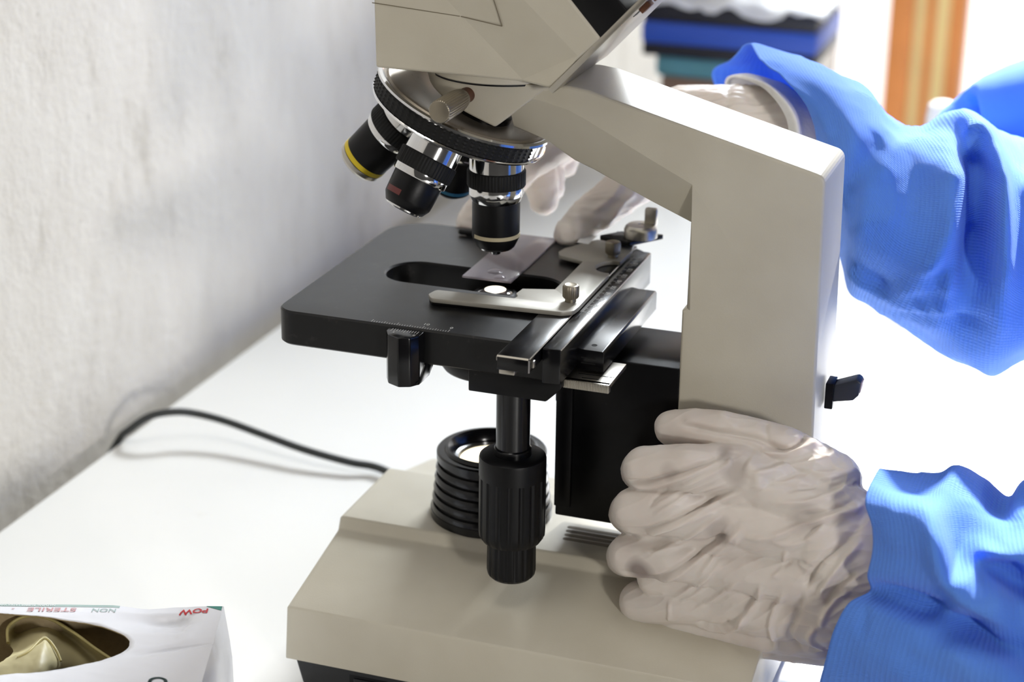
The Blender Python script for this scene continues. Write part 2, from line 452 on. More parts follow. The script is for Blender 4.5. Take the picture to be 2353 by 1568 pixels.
sw = mo('switch_frame', b, M['black'], foot)
b = bmesh.new(); prism(b, [(-38.5, -54.5), (-22.5, -54.5), (-22.5, -46), (-38.5, -46)], 'y', -94.9, -90, 0.4); mo('switch_rocker', b, M['black_gloss'], foot)

# ---- illuminator: ribbed collar, stepped dish and lit lens
b = bmesh.new()
prof = [(31.6, 8.3), (31.6, 12.5)]
r = 31.4; z = 12.5
for k in range(5):
    r1 = 31.2 - k*0.62
    prof += [(r1+0.1, z), (r1+0.15, z+0.4), (r1-0.75, z+2.9), (r1-2.3, z+3.0), (r1-2.4, z+5.4)]; z += 5.5
prof += [(28.4, z), (28.4, z+3.6), (27.6, z+4.4), (24.4, z+4.6), (23.8, z+6.0), (22.4, z+6.2), (21.0, z+5.0), (19.3, z+2.6), (18.8, z+1.0), (17.2, z+0.6), (16.6, z-1.5)]
lathe(b, prof, (-1, 0, 0), (0, 0, 1), 96)
lampc = mo('lamp_collar', b, M['black_gloss'], mic, 40)
b = bmesh.new(); lathe(b, [(16.5, z-2.2), (16.4, z-1.0), (12, z-0.1), (6, z+0.5), (0, z+0.7)], (-1, 0, 0), (0, 0, 1), 64)
mo('lamp_lens', b, M['lamp'], lampc, label='warm lit lens')

# ---- arm, column and nose in one cream casting
b = bmesh.new(); t = bmesh.new()
mid = [(14, 236.5), (30, 235.8), (44, 232.5), (53, 228.5), (83, 213.5), (103.9, 203.3)]
out_ = mid + [(103.7, 143.4), (101.6, 141.6), (101.6, 6), (169.5, 6), (167.6, 80), (166.6, 121)] + [tuple(q) for q in rounded([(166.4, 130), (164.5, 213.3), (150, 217)], [0, 5, 0], 5)[1:-1]] + [(83, 234.6), (53, 242.6), (44, 243.6), (30, 243.6), (14, 241.5)]
lo_ = [t.verts.new((x, -25.3, z)) for x, z in out_]; hi_ = [t.verts.new((x, 25.3, z)) for x, z in out_]
t.faces.new(lo_); t.faces.new(hi_[::-1]); n_ = len(out_)
for i in range(n_): t.faces.new((lo_[i], hi_[i], hi_[(i+1) % n_], lo_[(i+1) % n_]))
bmesh.ops.recalc_face_normals(t, faces=t.faces[:])
es = []
for e in t.edges:
    p, q = e.verts
    if abs(p.co.y-q.co.y) > 1 or len(e.link_faces) < 2: continue
    m_ = (p.co+q.co)/2
    if 14 <= m_.x < 103.5 and m_.z < 238 and m_.z > 200: continue
    if e.calc_face_angle(0) > 0.4: es.append(e)
es = [e for e in es if (e.verts[0].co-e.verts[1].co).length > 0.5]
bmesh.ops.bevel(t, geom=es, offset=2.0, offset_type='OFFSET', segments=4, profile=0.5, affect='EDGES', clamp_overlap=True)
merge(b, t)
stn = [(14, 236.6, 219), (30, 235.9, 214), (44, 232.6, 205.8), (53, 228.6, 202.5), (83, 213.6, 190), (108, 201.3, 179.2)]
t = bmesh.new(); rings = []
for x, m_, B in stn:
    rings.append([t.verts.new(q) for q in ((x, -25.3, m_), (x, -15, B), (x, 15, B), (x, 25.3, m_))])
for A, B in zip(rings, rings[1:]):
    for i in range(3): t.faces.new((A[i], A[i+1], B[i+1], B[i]))
t.faces.new(rings[0][::-1])
es = [e for e in t.edges if len(e.link_faces) == 2 and abs(abs(e.verts[0].co.y)-15) < 1 and abs(e.verts[0].co.y-e.verts[1].co.y) < 1]
bmesh.ops.bevel(t, geom=es, offset=1.6, offset_type='OFFSET', segments=3, profile=0.5, affect='EDGES', clamp_overlap=True)
merge(b, t)
# nose over the turret: rounded in front, cut along the turret's slope
def zb(x): return max(221.2-0.385*(x-8.5), 221.2+0.80*(x-8.5))
pl = [(46, -24.6), (24, -27.2)] + [(-2.0+32.5*cos(a), 28.5*sin(a)) for a in [radians(-90-k*7.5) for k in range(0, 25)]] + [(24, 27.2), (46, 24.6)]
den = []
for p, q in zip(pl, pl[1:] + pl[:1]):
    n_ = max(1, int((Vector(q)-Vector(p)).length/2.5))
    for k in range(n_): den.append(Vector(p).lerp(Vector(q), k/n_))
t = bmesh.new()
A = [t.verts.new((p.x, p.y, 243.2)) for p in den]; Bq = [t.verts.new((p.x*0.97+0.4, p.y*0.965, min(zb(p.x), 240))) for p in den]
t.faces.new(A); n_ = len(den)
for i in range(n_): t.faces.new((A[i], Bq[i], Bq[(i+1) % n_], A[(i+1) % n_]))
cen = t.verts.new((8.5, 0, 222))
for i in range(n_): t.faces.new((Bq[i], cen, Bq[(i+1) % n_]))
bevel(t, 1.0, 2, 50); merge(b, t)
arm = mo('arm', b, M['cream'], mic, 14)

# black rocker lever on the back of the column, with its little pink end
b = bmesh.new(); prism(b, [(-5.5, 94.5), (5.5, 94.5), (5.5, 107.5), (-5.5, 107.5)], 'x', 168.2, 172.2, 0.5); lv = mo('lamp_switch', b, M['black'], mic)
t = bmesh.new(); b = bmesh.new(); prism(b, [(170, 97.5), (170.5, 106), (182.5, 111), (184.5, 109.5), (184, 103), (181.5, 100)], 'y', -4.5, 4.5, 0.8)
mo('switch_lever', b, M['switch'], lv)
b = bmesh.new(); prism(b, [(183.6, 104), (184.4, 104), (184.9, 109), (184.0, 109.3)], 'y', -3.6, 3.6, 0.2); mo('switch_end', b, simple('faded_pink', '#a08a8c', 0.5), lv)

# ---- focusing block (black) with guide rail, in front of the column
b = bmesh.new()
box(b, 41.5, 102.2, -25, 25, 25.5, 112.3, 1.0, 2)
box(b, 41.2, 49.5, -25.8, -24, 31, 108, 0.4)
carr = mo('focus_block', b, M['black'], mic)
b = bmesh.new(); prism(b, rounded([(39, 84), (42, 84), (42, 98), (39, 98)], 1.4), 'y', -20, -12, 0.5); mo('stop_tab', b, M['black'], carr)

# coarse focus knob (the gloved hand is closed around it)
b = bmesh.new()
lathe(b, [(12, 0), (12, 6), (20, 6.5), (20.5, 8), (20.5, 19), (19.5, 20.5), (13, 21), (12.5, 22), (12.5, 27), (11.5, 28.5), (0, 28.8)], (128, -26, 45), (0, -1, 0), 72,
      mod=lambda r, h, th: r*(1+0.012*(1 if int(th*36/pi) % 2 else -1)) if r > 12.2 and 7 < h < 20 else r)
mo('focus_knob', b, M['black_matte'], mic)

# ---- stage plate with oblong opening
ST, SB = 135.0, 117.8
b = bmesh.new(); t = bmesh.new()
outer = rounded([(-85, -75.5), (59.5, -75.5), (59.5, 80), (-85, 80)], [10, 3, 14, 22], 10)
def resample(poly, n, c):
    P = [Vector(p) for p in poly]; out = []
    for k in range(n):
        a = 2*pi*k/n - pi; d = Vector((cos(a), sin(a))); best = None
        for p, q in zip(P, P[1:] + P[:1]):
            e = q-p; den_ = d.x*e.y-d.y*e.x
            if abs(den_) < 1e-9: continue
            w = p - c; tt = (w.x*e.y-w.y*e.x)/den_; s = (w.x*d.y-w.y*d.x)/den_
            if tt > 0 and -1e-6 <= s <= 1+1e-6 and (best is None or tt < best): best = tt
        out.append(c + d*best)
    return out
hc = Vector((-12, 0.5)); inner = rounded([(-57.5, -15.5), (33.5, -15.5), (33.5, 16.5), (-57.5, 16.5)], 15.6, 14)
nres = 360
# keep exact corner arcs: merge angular samples with the polygon's own vertices
def angs(poly): return [atan2(p.y-hc.y, p.x-hc.x) for p in poly]
ang = sorted(set([round(a, 5) for a in angs(outer)+angs(inner)] + [round(-pi+2*pi*k/120, 5) for k in range(120)]))
def atang(poly, a):
    d = Vector((cos(a), sin(a))); best = None
    P = [Vector(p) for p in poly]
    for p, q in zip(P, P[1:] + P[:1]):
        e = q-p; den_ = d.x*e.y-d.y*e.x
        if abs(den_) < 1e-9: continue
        w = p-hc; tt = (w.x*e.y-w.y*e.x)/den_; s = (w.x*d.y-w.y*d.x)/den_
        if tt > 0 and -1e-5 <= s <= 1+1e-5 and (best is None or tt < best): best = tt
    return hc + d*best
O = [atang(outer, a) for a in ang]; I = [atang(inner, a) for a in ang]
def off(P, c, d): 
    out = []
    n_ = len(P)
    for i in range(n_):
        e = (P[(i+1) % n_]-P[i-1]); nn = Vector((e.y, -e.x))
        if nn.length < 1e-9: nn = P[i]-c
        nn.normalize(); out.append(P[i]-nn*d)
    return out
Oi = off(O, hc, 0.9); Ii = off(I, hc, -0.9)
loops = [(Ii, ST), (Oi, ST), (O, ST-0.9), (O, SB+0.8), (Oi, SB), (I, SB), (I, ST-0.9), (Ii, ST)]
V_ = []
for P, z in loops[:-1]: V_.append([t.verts.new((p.x, p.y, z)) for p in P])
V_.append(V_[0]); n_ = len(ang)
for A, B in zip(V_, V_[1:]):
    for i in range(n_): t.faces.new((A[i], A[(i+1) % n_], B[(i+1) % n_], B[i]))
bmesh.ops.remove_doubles(t, verts=t.verts[:], dist=0.001)
merge(b, t)
stage = mo('stage', b, M['stage'], mic, 40)
# carrier under the stage with the drive bracket
b = bmesh.new(); prism(b, [(12.3, 118.5), (12.3, 105.6), (50.5, 105.6), (58, 113), (58, 118.5)], 'y', -71, 24, 0.8)
prism(b, [(-22, 118.2), (-22, 112), (58, 112), (58, 118.2)], 'y', -52, 52, 0.8)
brk = mo('stage_bracket', b, M['black'], mic)
for x, y in ((20, -20), (46, -30)):
    b = bmesh.new(); lathe(b, [(2.0, 0), (2.0, 3.6), (1.5, 4.2), (0, 4.3)], (x, y, 105.8), (0, 0, -1), 20); mo('bracket_screw', b, M['black'], brk)
# vernier pointer fixed to the front edge
b = bmesh.new()
po = [(-25.3, -74.5), (-25.0, -80), (-22, -85.5), (-15.5, -88.6), (-10.5, -86.5), (-7.6, -82), (-7.4, -74.5)]
prism(b, rounded(po, 2.0), 'z', 109.8, 134.2, 0.7, 2)
prism(b, [(-70, 117.9), (-76, 117.9), (-84, 110.5), (-70, 110.5)], 'x', -9.5, -7.2, 0.3)
prism(b, [(-70, 117.9), (-70, 110.4), (-58, 117.9)], 'x', -20, -7.4, 0.3)
vern = mo('vernier_pointer', b, M['black_gloss'], mic)
b = bmesh.new()
for k in range(11): mark(b, (-22.6+k*1.28, -77.0, 134.2), (-22.6+k*1.28, -79.6 - (0.9 if k % 5 == 0 else 0), 134.2), 0.22)
merge(b, text_bm('0', 2.6, (-10.2, -82.2, 134.22), (1, 0, 0), (0, 1, 0)))
merge(b, text_bm('5', 2.2, (-20.6, -81.6, 134.22), (1, 0, 0), (0, 1, 0)))
mo('vernier_marks', b, M['marks'], vern)
b = bmesh.new()
for k in range(31):
    x = 3.4-k*1.28
    mark(b, (x, -74.2, ST), (x, -74.2+(3.0 if k % 10 == 0 else 2.2 if k % 5 == 0 else 1.5), ST), 0.2)
merge(b, text_bm('0', 3.2, (3.2, -68.9, ST+0.02), (1, 0, 0), (0, 1, 0))); merge(b, text_bm('10', 3.2, (-9.4, -68.6, ST+0.02), (1, 0, 0), (0, 1, 0)))
mo('scale_marks', b, M['marks'], stage)

b = bmesh.new(); mark(b, (35.2, -75, ST), (35.5, -38, ST), 0.7)
mo('worn_edge', b, M['steel'], stage, label='scuffed bare metal along the slide carriage')

# ---- mechanical stage: sliding strip, scale bar, guide rail and rack
b = bmesh.new(); prism(b, [(35.8, -97.6), (51.2, -97.6), (51.0, 78), (36.2, 78)], 'z', 129.6, 136.6, 0.45)
strip = mo('slide_carriage', b, M['black_gloss'], mic, 30)
b = bmesh.new()
mark(b, (36.1, -97.7, 136.3), (50.9, -97.7, 136.3), 0.9, (0, -0.7, 0.7), 0.25); mark(b, (51.2, -97.4, 136.35), (51.05, 60, 136.35), 0.55, (0.7, 0, 0.7), 0.2)
mark(b, (51.1, -97.7, 136), (51.1, -97.7, 130), 0.7, (0.7, -0.7, 0), 0.2); mark(b, (36.0, -97.7, 136), (36.0, -97.7, 134.2), 0.6, (-0.7, -0.7, 0), 0.2)
mo('worn_edge', b, M['steel'], strip, label='bare metal where the black has worn off the edge')
b = bmesh.new(); box(b, 36.5, 44, -96.5, -88, 127.2, 129.6, 0.5); box(b, 50.8, 52.4, -94.5, -92, 131.2, 134.6, 0.4); mo('end_stop', b, M['steel'], strip)
b = bmesh.new(); prism(b, [(52.0, -82), (60.6, -81.4), (60.9, 69.6), (59.5, 70.8), (53, 70.8), (52.2, 69.8)], 'z', 119.5, 136.4, 0.7)
scale = mo('scale_bar', b, M['black_gloss'], mic, 30)
b = bmesh.new()
y0, y1 = -29.0, 58.0
for k in range(91):
    y = y0 + (y1-y0)*k/90
    L = 3.4 if k % 10 == 0 else 2.5 if k % 5 == 0 else 1.6
    mark(b, (53.2, y, 136.42), (53.2+L, y, 136.42), 0.2)
for k in range(10):
    y = y0 + (y1-y0)*k/9.0
    merge(b, text_bm(str(190-10*k), 3.5, (58.3, y-0.4, 136.43), (0, 1, 0), (-1, 0, 0)))
mo('scale_marks', b, M['marks'], scale, label='white graduations and figures 100 to 190')
b = bmesh.new(); mark(b, (60.6, -81.0, 136.1), (60.9, 69, 136.1), 0.5, (0.7, 0, 0.7), 0.15); mo('worn_edge', b, M['steel'], scale)
b = bmesh.new(); prism(b, [(60.4, 128.5), (60.4, 118), (73.4, 118), (73.4, 127.2), (72.6, 128), (64, 128)], 'y', -55.8, 36.5, 0.4)
rail = mo('guide_rail', b, M['black_gloss'], mic, 30)
b = bmesh.new(); lathe(b, [(1.35, 0), (1.35, 0.12), (0, 0.12)], (66.6, -48.5, 128.0), (0, 0, 1), 20)
for z in (121.5, 124.2): mark(b, (62.5, -55.85, z), (69.5, -55.85, z), 0.6, (0, -1, 0), 0.06)
mo('screw_hole', b, simple('hole_black', '#050505', 0.9), rail)
b = bmesh.new(); box(b, 56, 79.5, -66, -38, 114.4, 116.6, 0.15); box(b, 57, 79.5, -67, -64, 112.6, 116.6, 0.1)
for k in range(30): box(b, 57.2+k*0.745, 57.55+k*0.745, -67.5, -66.8, 112.7, 116.4)
rack = mo('rack', b, M['steel'], mic, 30)
b = bmesh.new(); mark(b, (62, -57.5, 116.6), (79.4, -56.8, 116.6), 0.7); mark(b, (65, -62, 116.6), (73, -61.6, 116.6), 0.8); mo('rack_groove', b, M['black_matte'], rack)

# ---- drive shaft with the two coaxial fluted knobs
sx, sy = 31.8, -62.0
b = bmesh.new(); lathe(b, [(8.1, 74), (8.1, 107)], (sx, sy, 0), (0, 0, 1), 48)
lathe(b, [(8.9, 70), (8.9, 76.2), (8.3, 76.8), (7, 77)], (sx, sy, 0), (0, 0, 1), 48)
shaft = mo('drive_shaft', b, M['black_gloss'], mic, 40)
def flute(n, depth, h0, h1):
    def f(r, h, th):
        if h0 < h < h1: return r - depth*max(0.0, min(1.0, 1.6*sin(n*th)-0.2))
        return r
    return f
b = bmesh.new(); lathe(b, [(8.5, 73.0), (14.6, 73.0), (15.8, 72.2), (16.1, 71), (16.1, 62.1), (16.1, 62.0), (16.2, 35), (16.0, 31), (14.2, 28.2), (11, 27.6)], (sx, sy, 0), (0, 0, 1), 180, mod=flute(18, 0.75, 29, 62.05))
mo('drive_knob', b, M['black_matte'], shaft, 40)
b = bmesh.new(); lathe(b, [(11.6, 28.5), (11.8, 26), (11.9, 12), (11.5, 10), (10, 8.4), (7.5, 7.7), (0, 7.5)], (sx, sy, 0), (0, 0, 1), 160, mod=flute(16, 0.55, 11.5, 27))
mo('drive_knob', b, M['black_matte'], shaft, 40)

# ---- condenser under the stage
b = bmesh.new(); lathe(b, [(20, 90), (26, 91), (27, 92.5), (27, 99.5), (26.6, 100), (27, 100.4), (27, 118), (15, 118)], (0, 0, 0), (0, 0, 1), 80)
lathe(b, [(15.5, 117), (15.5, 124), (11, 129.4), (9, 130)], (0, 0, 0), (0, 0, 1), 64)
cond = mo('condenser', b, M['black_matte'], mic, 40)
b = bmesh.new(); lathe(b, [(9.2, 129.6), (8.5, 130.4), (5, 131.4), (0, 131.7)], (0, 0, 0), (0, 0, 1), 48); mo('condenser_lens', b, M['chrome'], cond)
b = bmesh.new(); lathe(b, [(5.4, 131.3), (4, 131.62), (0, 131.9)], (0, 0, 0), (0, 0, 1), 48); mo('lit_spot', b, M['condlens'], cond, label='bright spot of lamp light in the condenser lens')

# ---- slide holder: C-shaped plate with two thumbscrews
cz0, cz1 = 136.7, 138.9
cp = [(-20.5, -38.6), (-19.2, -31.2), (20.3, -29.2), (20.6, -25.5), (18.6, -22.0), (19.2, -14.6), (34.2, -9.6), (34.0, 36.6), (19.4, 42.2), (17.6, 47), (18.8, 53.8), (30, 74), (49, 80), (52.4, 62), (52.2, 43.6)]
arc = [(50.2+8.0*cos(a), 33.0+9.8*sin(a)) for a in [radians(78+k*204/12) for k in range(13)]]
cp += arc + [(52.4, 21), (52.7, -29.5), (52.2, -36), (47.4, -39.6), (-17.0, -43.8)]
cr = [3, 2.5, 0.6, 0.4, 0.4, 0.5, 0.3, 0.3, 0.6, 1.0, 1, 1, 3, 1, 0] + [0]*13 + [0, 2, 3, 4, 3]
b = bmesh.new(); prism(b, rounded(cp, cr, 4), 'z', cz0, cz1, 0.35, 2)
clip = mo('slide_holder', b, M['clip'], mic, 35)
b = bmesh.new(); prism(b, rounded([(p[0]+0.3, p[1]+0.5) for p in cp[:3]] + [(20.3, -38), (-17, -42.6)], 1.0), 'z', 135.05, 136.7, 0.2); mo('holder_packing', b, M['black_matte'], clip)
for x, y in ((46.7, -23.6), (46.2, 48.5)):
    b = bmesh.new()
    lathe(b, [(2.7, 138.8), (2.7, 140.5), (3.5, 140.8), (3.85, 141.5), (3.9, 146.4), (3.6, 147.1), (2.9, 147.4), (2.0, 147.1), (0, 147.1)], (x, y, 0), (0, 0, 1), 120,
          mod=lambda r, h, th: r*(1+0.03*(1 if int(th*30/pi) % 2 else -1)) if 141 < h < 147 and r > 3.7 else r)
    mo('thumbscrew', b, M['screw'], clip)
b = bmesh.new(); p0 = atz(1330, 562, cz1+ZT); 
def lz(px, py, z):                       # photo pixel -> reference mm at height z
    d = ray(px, py); k = (z-CAM.z)/d.z; return CAM + d*k
q = [lz(x, y, 139.0) for x, y in ((1338, 541), (1372, 543), (1352, 561), (1326, 557))]
prism(b, [(v.x, v.y) for v in q], 'z', 138.9, 139.1); mo('sticker', b, M['white'], clip, label='small white paper sticker')
# knurled stop knob on its black diamond plate, at the far end of the holder
b = bmesh.new()
dq = [lz(x, y, 143.5) for x, y in ((1375, 541), (1428, 531), (1531, 539), (1446, 557))]
prism(b, rounded([(v.x, v.y) for v in dq], 1.2), 'z', 141.2, 143.5, 0.3)
box(b, 38, 50, 72, 84, 138.6, 141.4, 0.2)
kp = mo('stop_plate', b, M['black'], mic)
kc = lz(1472, 543, 143.5)
b = bmesh.new(); lathe(b, [(8.8, 143.4), (8.8, 147.2), (8.2, 148.8), (7.0, 149.8), (1.6, 150.2), (1.4, 149.6), (0, 149.6)], (kc.x, kc.y, 0), (0, 0, 1), 64)
box(b, kc.x+0.6, kc.x+7.4, kc.y+3.0, kc.y+7.0, 148.5, 158, 1.3)
mo('stop_knob', b, M['steel'], kp)

b = bmesh.new(); pq = lz(1080, 535, 137); lathe(b, [(1.4, -6), (1.6, -5), (1.6, 5), (1.4, 6), (0, 6)], pq, (1, 0, 0), 20); box(b, pq.x-2, pq.x+2, pq.y-1.2, pq.y+1.2, 134.5, 137, 0.2); mo('stop_pin', b, M['black_matte'], stage)
# ---- revolving nosepiece and objectives
TT = radians(22.2); TN = Vector((sin(TT), 0, cos(TT))); TU = Vector((cos(TT), 0, -sin(TT))); TV = Vector((0, 1, 0))
TC = Vector((-15.4, 0, 226.6)); APEX = Vector((0, 0, 262.8))
b = bmesh.new()
lathe(b, [(0, -27), (24, -17.4), (40, -10.9), (43.0, -10.6), (43.0, -1.0), (42.8, 0.5), (42.0, 0.2), (41.2, -0.2), (40.2, 0.5), (38.4, 0.6), (30, -1.2), (20, -2.2), (12, -2.4), (12, 0.6), (0, 0.6)], TC, TN, 128)
tur = mo('nosepiece', b, M['bronze'], mic, 30)
b = bmesh.new(); lathe(b, [(36, -13.1), (43.0, -11.3), (44.6, -10.4), (45.0, -9.6), (44.5, -9.1), (43.7, -9.0), (43.7, -1.6), (44.9, -1.5), (45.5, -0.7), (45.2, 0.35), (43.6, 0.8), (42.8, 0.5)], TC, TN, 128, caps=False); mo('chrome_rim', b, M['chrome'], tur, 30, label='chrome rim')
b = bmesh.new(); t = bmesh.new(); a_, b_, d_ = TU, TV, TN      # studded rubber grip, open at one end so the chrome shows
ks = 396; rows = 19; grid = []
for k in range(ks+1):
    th = radians(-17 - 323*k/ks); col = []
    for j in range(rows):
        h = -9.0 + 7.4*j/(rows-1)
        sa = max(0.0, sin(k*2*pi/6)); sh = max(0.0, sin((j-0.5)*2*pi/4.5))
        r = 44.35 + 0.75*(sa*sh)**0.7
        if j in (0, rows-1) or k in (0, ks): r = 43.75
        col.append(t.verts.new(TC + (a_*cos(th)+b_*sin(th))*r + d_*h))
    grid.append(col)
for A, B in zip(grid, grid[1:]):
    for j in range(rows-1): t.faces.new((A[j], B[j], B[j+1], A[j+1]))
merge(b, t); mo('grip_ring', b, M['rubber'], tur, 50)
b = bmesh.new(); lathe(b, [(15, -2.2), (15, 0.5), (13.5, 1.0), (0, 1.0)], TC + TU*9, TN, 48); mo('hub', b, M['black'], tur)

def knurl(n, amp, h0, h1):
    return lambda r, h, th: r*(1+amp*(1 if int(th*n/pi) % 2 else -1)) if h0 < h < h1 else r
def objective(az, L, rb, lab, band, span=None, cap=None, ch=(9.5, 4.8, 9.4)):
    """az: place on the turret; L: length; rb: barrel radius; band: (material, low, high) from the tip; ch: chamfer start/end from the tip and its radius"""
    aa = radians(az); d = (-TN*cos(TT) + (TU*cos(aa) + TV*sin(aa))*sin(TT)).normalized(); o = APEX + d*63
    b = bmesh.new()
    lathe(b, [(13.0, -5), (13.3, 1), (13.4, 6.4), (13.0, 6.6)], o, d, 72)
    lathe(b, [(13.4, 14.0), (13.5, 14.5)] + ([(13.5, 18.6), (13.1, 19.4), (12.0, 22.0), (rb, 22.2)] if L > 50 else [(13.5, 17.4), (13.1, 18.0), (rb, 18.2)]), o, d, 72, caps=False)
    ob = mo('objective', b, M['chrome'], mic, 35, label=lab)
    b = bmesh.new(); lathe(b, [(13.2, 6.2), (14.1, 6.5), (14.25, 7.0), (14.25, 13.9), (14.1, 14.5), (13.0, 14.7)], o, d, 216, mod=knurl(54, 0.013, 6.8, 14.2)); mo('knurled_ring', b, M['rubber'], ob, 60)
    b = bmesh.new(); lathe(b, [(rb-0.2, 16), (rb+(0 if L > 50 else 0.5), 17.5), (rb, L-ch[0]-0.8), (rb-0.15, L-ch[0]), (ch[2], L-ch[1]), (ch[2]-0.6, L-ch[1]+0.3), (0, L-ch[1]+0.3)] if not cap else [(rb-0.2, 16), (rb+0.5, 17.5), (rb, L-cap), (rb-2, L-cap+0.1), (0, L-cap+0.1)], o, d, 72); br = mo('barrel', b, M['black_matte'], ob, 35)
    mt, lo, hi = band; b = bmesh.new(); t = bmesh.new(); A_, B_, D_ = frame_of(d)
    near_ = Vector((0.335, -0.94, 0)); th0 = atan2(near_.dot(B_), near_.dot(A_)); sp = span or (-180, 180); prev = None
    for k in range(145):
        th = th0 + radians(sp[0] + (sp[1]-sp[0])*k/144); ee = A_*cos(th)+B_*sin(th)
        cur = [t.verts.new(o + D_*h + ee*r) for h, r in ((L-hi, rb-0.2), (L-hi, rb+0.2), (L-lo, rb+0.2), (L-lo, rb-0.2))]
        if prev:
            for i in range(3): t.faces.new((prev[i], cur[i], cur[i+1], prev[i+1]))
        prev = cur
    merge(b, t); mo('colour_band', b, mt, br, 60)
    if cap:
        b = bmesh.new(); lathe(b, [(rb-1, L-cap), (rb, L-cap), (rb+0.05, L-cap+0.2), (rb, L-2.2), (rb-1.6, L-0.3), (rb-2.2, L), (0, L)], o, d, 72); mo('front_cap', b, M['steel'], br, 35)
    b = bmesh.new(); r2 = ch[2]-0.6
    if not cap: lathe(b, [(r2, L-ch[1]), (r2-0.3, L-ch[1]+1.0), (r2-2.6, L-ch[1]+1.6), (3.0, L-ch[1]+1.8), (2.4, L-0.6), (1.5, L), (0, L)], o, d, 48)
    else: lathe(b, [(4, L), (3.8, L+0.2), (0, L+0.3)], o, d, 32)
    mo('front_lens', b, M['chrome'], ob, 35)
objective(0, 50.2, 11.8, 'objective over the slide with an ivory band', (M['ivory'], 10.2, 12.1), (-178, 62))
objective(-90, 34.5, 11.9, 'short objective nearest the viewer with a dull red mark', (M['redband'], 5.6, 8.4), (28, 75), None, (4.6, 1.2, 9.8))
objective(180, 42, 12.2, 'objective pointing to the wall with a yellow band', (M['yellow'], 4.9, 7.5), None, 4.4, (0.5, 0.3, 9))
objective(92, 49, 11.8, 'objective at the back with a blue band', (M['blueband'], 6.8, 8.8), None, None, (5.2, 1.5, 8.6))

# ---- head: prism housing, widening into the inclined binocular body
b = bmesh.new()
def hexa(A, B):                               # solid between two 4-gons given as (x, y, z)
    t = bmesh.new(); a = [t.verts.new(p) for p in A]; c = [t.verts.new(p) for p in B]
    t.faces.new(a); t.faces.new(c[::-1])
    for i in range(len(a)): t.faces.new((a[i], c[i], c[(i+1) % len(a)], a[(i+1) % len(a)]))
    return t
# profile polygon slices at growing distance from the mid-plane, so the facet between A and B leans outward
def prof_pts(x, z, y): return (x, y, z)
Abot, Atop, Bbot, Btop = (24.6, 246.3), (-34, 302), (52.3, 259.5), (-2, 312)
cor = (40.6, 245.6)
t = bmesh.new()
def side(sg, y1, y2):
    P = {}
    P['bl'] = t.verts.new((-47.6, sg*y1, 246.6)); P['tl'] = t.verts.new((-48.6, sg*y1, 302))
    P['ab'] = t.verts.new((Abot[0], sg*y1, Abot[1])); P['at'] = t.verts.new((Atop[0], sg*y1, Atop[1]))
    P['cb'] = t.verts.new((cor[0], sg*(y2-1.5), cor[1])); P['bb'] = t.verts.new((Bbot[0], sg*y2, Bbot[1])); P['bt'] = t.verts.new((Btop[0], sg*y2, Btop[1]))
    P['rb'] = t.verts.new((63.8, sg*y2, 270.6)); P['rt'] = t.verts.new((24, sg*y2, 315))
    t.faces.new((P['bl'], P['ab'], P['at'], P['tl'])); t.faces.new((P['ab'], P['cb'], P['bb'])); t.faces.new((P['ab'], P['bb'], P['bt'], P['at'])); t.faces.new((P['bb'], P['rb'], P['rt'], P['bt']))
    return P
n_ = side(-1, 36, 43); p_ = side(1, 36, 43)
for loop in (('bl', 'ab'), ('ab', 'cb'), ('cb', 'bb'), ('bb', 'rb'), ('rb', 'rt'), ('rt', 'bt'), ('bt', 'at'), ('at', 'tl'), ('tl', 'bl')):
    t.faces.new((n_[loop[0]], n_[loop[1]], p_[loop[1]], p_[loop[0]]))
bevel(t, 1.3, 3, 40); merge(b, t)
lathe(b, [(33.5, 242.6), (34.5, 243.4), (34.5, 250)], (3, 0, 0), (0, 0, 1), 72)
head = mo('head', b, M['cream'], mic, 6)
b = bmesh.new()                               # panel seam on the housing
for p, q in (((-48.9, -36.0, 277.0), (-5.0, -36.0, 274.0)), ((-5.0, -36.15, 274.0), (16.2, -39.5, 271.8)), ((16.2, -39.5, 271.8), (12.5, -41.0, 284))): mark(b, p, q, 0.4, (0, -1, 0), 0.15)
mo('panel_seam', b, simple('seam_dirt', '#6e6553', 0.8), head)
b = bmesh.new(); lathe(b, [(32.2, 242.0), (33.9, 242.1), (33.9, 243.0), (32.2, 243.1)], (3, 0, 0), (0, 0, 1), 72); mo('joint_ring', b, M['black_matte'], head)
# dark end section, metal sole plate and eyepiece tubes
b = bmesh.new(); prism(b, [(24, 314.5), (63.6, 270.2), (77.0, 281.8), (37.4, 326)], 'y', -42.4, 42.4, 0.8); endp = mo('end_cover', b, M['black_matte'], head)
b = bmesh.new(); mark(b, (36.6, -42.42, 313.5), (60.0, -42.42, 287.5), 0.9, (0, -1, 0), 0.05); mo('cover_seam', b, simple('hole_black2', '#050505', 0.9), endp)
b = bmesh.new()
ux = Vector((0.683, 0, 0.730)); un = Vector((0.730, 0, -0.683)); o_ = Vector((40.9, 0, 245.9))
def slab(bm_, s0, s1, y0_, y1_, h0, h1, bev_=0.3):
    t_ = hexa([o_+ux*s0+un*h0+Vector((0, y0_, 0)), o_+ux*s1+un*h0+Vector((0, y0_, 0)), o_+ux*s1+un*h0+Vector((0, y1_, 0)), o_+ux*s0+un*h0+Vector((0, y1_, 0))],
              [o_+ux*s0+un*h1+Vector((0, y0_, 0)), o_+ux*s1+un*h1+Vector((0, y0_, 0)), o_+ux*s1+un*h1+Vector((0, y1_, 0)), o_+ux*s0+un*h1+Vector((0, y1_, 0))])
    bevel(t_, bev_, 2, 30); merge(bm_, t_)
slab(b, -1, 100, -42.8, 42.8, -0.8, 2.0)
sole = mo('sole_plate', b, M['steel'], head, label='bare metal plate under the inclined body')
